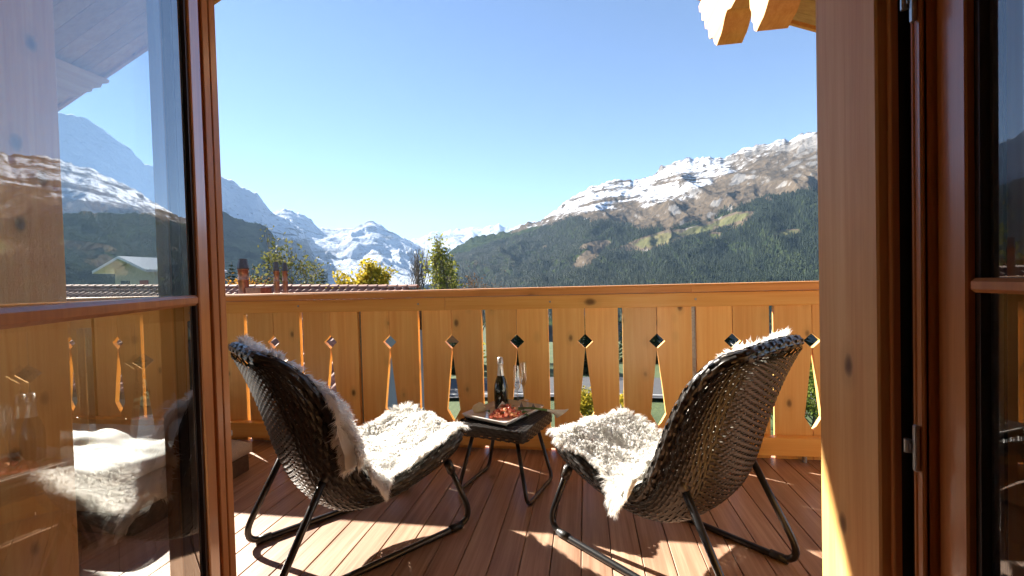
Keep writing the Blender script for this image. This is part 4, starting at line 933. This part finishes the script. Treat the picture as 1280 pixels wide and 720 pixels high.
for k in range(9):
    y = 9.4+k*1.1; gz = ground_h(np.array(-3.75), np.array(y)).item(); zz = gz+1.0+0.0*k
    part('post', MB().box(-3.79, -3.71, y-.04, y+.04, gz-.2, zz+.15, .004), M['whitepaint'], fc)
for hgt in (0.55, 0.95):
    part('rail', MB().box(-3.77, -3.73, 9.3, 18.3, -5.55+hgt+.05, -5.55+hgt+.15, .004), M['whitepaint'], fc)

# ================================================================== TREES
M['bark'] = plain('grey_bark', (0.13, 0.11, 0.09), 0.9, 0, 0.3, 6, 0.6, bdist=0.02)
def grow(H, spread, rg, levels=4, kids=(5, 4, 3), lean=0.0, r0=None, start=0.3):
    """returns branch polylines with radii, and twig tips"""
    br = []; tips = []
    def rec(p, d, Ln, r, lev):
        n_ = 5; pts = [p]; q = p.copy(); dd = d.copy()
        for k in range(n_):
            dd = dd+rg.normal(0, 0.11, 3)+np.array([0, 0, 0.05 if lev else 0.0]); dd /= np.linalg.norm(dd); q = q+dd*Ln/n_; pts.append(q.copy())
        br.append((pts, [r*(1-0.75*k/n_) for k in range(n_+1)], lev))
        if lev >= levels-1: tips.extend(pts[2:]); return
        for k in range(kids[min(lev, len(kids)-1)]+(3 if lev == 0 else 0)):
            t = start+(1-start)*(k+rg.random())/(kids[min(lev, len(kids)-1)]+(3 if lev == 0 else 0)) if lev == 0 else 0.35+0.65*rg.random()
            i = min(int(t*n_), n_-1); s = pts[i]+(pts[i+1]-pts[i])*(t*n_-i); az = rg.random()*2*pi; ang = (0.55+0.45*rg.random())*spread
            side = np.array([cos(az), sin(az), 0]); nd = dd*cos(ang)+side*sin(ang); nd /= np.linalg.norm(nd)
            rec(s, nd, Ln*(0.50+0.18*rg.random())*(1.15-0.45*t if lev == 0 else 1), r*0.5*(1-0.4*t), lev+1)
        tips.append(pts[-1])
    rec(np.zeros(3), np.array([lean, 0, 1.0]), H*0.80, r0 or H*0.022, 0); return br, np.array(tips)
def tree(name, label, base, H, leafmat, nleaf, lsize, seed, spread=0.9, levels=4, kids=(6, 4, 3), jitter=0.30, start=0.3, group=None, wscale=1.0, cat='tree'):
    rg = np.random.default_rng(seed); br, tips = grow(H, spread, rg, levels, kids, start=start)
    t = thing(name, label, cat, tuple(base), 0, group); mb = MB()
    allp = np.concatenate([np.array(b[0]) for b in br]); sc = H/max(allp[:, 2].max(), 1e-3); S = np.array([wscale*sc, wscale*sc, sc])
    for pts, rad, lev in br: mb.tube([p*S for p in pts], [max(q, H*0.0011) for q in rad], 7 if lev == 0 else (5 if lev == 1 else 3), lev == 0)
    link('trunk', mb.mesh('trunk', True), M['bark'], t)
    if nleaf:
        c = tips[rg.integers(0, len(tips), nleaf)]*S+rg.normal(0, jitter, (nleaf, 3))*np.array([1, 1, .8]); a = rg.normal(0, 1, (nleaf, 3)); a /= np.linalg.norm(a, axis=1, keepdims=True)
        b = np.cross(a, rg.normal(0, 1, (nleaf, 3))); b /= np.linalg.norm(b, axis=1, keepdims=True); s = lsize*(0.6+0.8*rg.random(nleaf))[:, None]
        V = np.stack([c-a*s, c+b*s*.55, c+a*s, c-b*s*.55], 1).reshape(-1, 3); Fc = np.arange(nleaf*4).reshape(-1, 4)
        link('crown', mesh_of('crown', V, Fc), leafmat, t, kind='stuff')
    return t
def conifer(name, label, base, H, R_, mat, seed, whorls=26, droop=0.35, gap=0.0, group=None):
    rg = np.random.default_rng(seed); t = thing(name, label, 'tree', tuple(base), 0, group)
    link('trunk', MB().tube([(0, 0, 0), (0, 0, H*.5), (0, 0, H)], [H*.018, H*.010, H*.002], 7).mesh('trunk', True), M['bark'], t)
    V = []; Fc = []
    for k in range(whorls):
        s = 0.08+0.92*(k/whorls)**0.9; z = H*s; rad = R_*(1-s)**0.8*(0.75+0.5*rg.random())+0.12; nb = 9 if s < .8 else 6
        for q in range(nb):
            if rg.random() < gap: continue
            az = 2*pi*(q+rg.random()*.8)/nb; d = np.array([cos(az), sin(az), 0]); sd_ = np.array([-sin(az), cos(az), 0]); L_ = rad*(0.65+0.5*rg.random()); nseg = 7
            for m_ in range(nseg):
                f0 = (m_+0.4)/nseg; c = d*L_*f0+np.array([0, 0, z-droop*L_*f0**1.5+rg.normal(0, .03)]); wv = L_*0.30*(1.15-f0)+0.05
                for _ in range(3):
                    a = (d*rg.normal(.5, .4)+sd_*rg.normal(0, 1.0)+np.array([0, 0, rg.normal(-.25, .3)])); a /= np.linalg.norm(a); b = np.cross(a, rg.normal(0, 1, 3)); b /= np.linalg.norm(b); o = len(V)
                    V += [c, c+a*wv*.6+b*wv*.22, c+a*wv*1.2, c+a*wv*.6-b*wv*.22]; Fc.append([o, o+1, o+2, o+3])
    link('crown', mesh_of('crown', np.array(V), np.array(Fc)), mat, t, kind='stuff'); return t
def gz(x, y): return ground_h(np.array(float(x)), np.array(float(y))).item()
def spot(x, top, Y):
    p = aty(x, top, Y); g = gz(p[0], Y); return (p[0], Y, g-0.15), p[2]-g
M['lf_olive'] = foliage('olive_leaves', (0.06, 0.075, 0.02), (0.17, 0.16, 0.05)); M['lf_yellow'] = foliage('yellow_maple_leaves', (0.16, 0.17, 0.018), (0.50, 0.36, 0.035), 0.45, 0.8)
M['lf_lime'] = foliage('lime_larch_needles', (0.11, 0.13, 0.025), (0.28, 0.27, 0.06), 0.45); M['lf_dark'] = foliage('spruce_needles', (0.008, 0.016, 0.008), (0.03, 0.045, 0.018), 0.1)
M['lf_orange'] = foliage('orange_leaves', (0.25, 0.11, 0.02), (0.50, 0.24, 0.03), 0.4); M['lf_green'] = foliage('green_leaves', (0.04, 0.075, 0.012), (0.15, 0.18, 0.03), 0.4); M['lf_brown'] = foliage('brown_leaves', (0.10, 0.055, 0.02), (0.22, 0.12, 0.05), 0.3)
b, h = spot(366, 287, 40); tree('deciduous_tree', 'tall airy tree with thinning olive leaves behind the slim flues', b, h, M['lf_olive'], 1100, 0.16, 3, 0.75, 4, (8, 5, 4), 0.28, 0.35, wscale=0.62)
b, h = spot(466, 326, 34); tree('maple_tree', 'broad maple with bright yellow-green autumn leaves above the tiled ridge', b, h, M['lf_yellow'], 4600, 0.16, 5, 1.0, 4, (7, 5, 3), 0.26, 0.42, 'maples beyond the tiled roof', 0.62)
b, h = spot(432, 338, 32); tree('maple_tree', 'smaller maple with yellow-green leaves next to the dark spruce', b, h, M['lf_yellow'], 3000, 0.15, 8, 1.0, 4, (6, 5, 3), 0.26, 0.42, 'maples beyond the tiled roof', 0.6)
b, h = spot(508, 302, 42); tree('bare_tree', 'leafless grey tree between the yellow maple and the larch', b, h, None, 0, 0, 13, 0.6, 4, (9, 6, 5), 0.3, 0.3, wscale=0.5)
b, h = spot(547, 291, 38); tree('deciduous_tree', 'slender loose yellow-green tree beside the leafless grey tree', b, h, M['lf_lime'], 1500, 0.15, 44, 0.7, 4, (9, 5, 3), 0.30, 0.22, wscale=0.30)
b, h = spot(563, 322, 41); conifer('larch_tree', 'short lime-green larch crowding against the slender yellow-green tree', b, h, 3.6, M['lf_lime'], 14, 26, 0.15, 0.4)
b, h = spot(598, 334, 44); tree('bare_tree', 'low brownish leafless tree past the short lime-green larch', b, h, M['lf_brown'], 500, 0.10, 19, 0.8, 4, (8, 6, 5), 0.35, 0.3, wscale=0.7)
b, h = spot(403, 334, 46); conifer('spruce_tree', 'dark spruce rising behind the smaller maple', b, h, 2.6, M['lf_dark'], 6)
b, h = spot(289, 326, 50); conifer('spruce_tree', 'dark spruce beside the thick copper flue', b, h, 3.0, M['lf_dark'], 9)
b, h = spot(321, 336, 54); conifer('spruce_tree', 'dark spruce between the copper flues', b, h, 3.0, M['lf_dark'], 10)
b, h = spot(287, 343, 30); tree('shrub', 'orange-leaved shrub behind the thick copper flue', b, h, M['lf_orange'], 2600, 0.12, 22, 1.1, 3, (7, 5), 0.35, 0.2, cat='shrub')
b, h = spot(330, 347, 36); tree('shrub', 'yellow-brown shrub between thick and slim copper flues', b, h, M['lf_brown'], 2600, 0.14, 25, 1.1, 3, (7, 5), 0.45, 0.2, cat='shrub')
def shrub(x, y, zt, hgt, mat, label, seed, n_=2600, ls=0.07):
    p = atz(x, y, zt); g = gz(p[0], p[1]); tree('shrub', label, (p[0], p[1], g-0.05), hgt, mat, n_, ls, seed, 1.15, 3, (8, 6), 0.22, 0.12, cat='shrub')
shrub(729, 520, -5.0, 1.6, M['lf_yellow'], 'yellow-leaved shrub glimpsed through a kite-shaped cut-out near the middle', 31)
shrub(775, 520, -5.0, 1.5, M['lf_yellow'], 'yellow-leaved shrub showing in the slit next to the middle boards', 32)
shrub(1015, 500, -4.2, 3.0, M['lf_green'], 'green and yellow bush behind the boards at the spruce post end', 33, 4200)
shrub(945, 510, -4.8, 2.0, M['lf_green'], 'low green bush behind the chair with its back to the post', 34)
for k in range(15):
    X_ = -11+2.9*k+random.uniform(-.8, .8); Y_ = 33+random.uniform(-1, 12); g = gz(X_, Y_)
    conifer('spruce_tree', 'dark spruce in the row across the road below the balcony', (X_, Y_, g-0.1), -1.6+random.uniform(-.8, 1.0)-g, 2.2, M['lf_dark'], 50+k, 16, 0.4, 0.0, 'spruces across the road')

# ================================================================== HAZE
def haze(density):
    me = MB().box(-20600, 20600, -20600, 20600, -340, 2900).mesh('haze'); fixnormals(me); m, n, l, b = newmat('haze'); n.remove(b)
    v = n.new('ShaderNodeVolumePrincipled'); v.inputs['Color'].default_value = (0.45, 0.68, 1.0, 1); v.inputs['Density'].default_value = density; v.inputs['Anisotropy'].default_value = 0.0
    l.new(v.outputs[0], n['Material Output'].inputs['Volume']); o = link('haze', me, m); tag(o, 'thin bluish autumn haze filling the valley air', 'haze'); o['kind'] = 'stuff'
haze(3.3e-5)
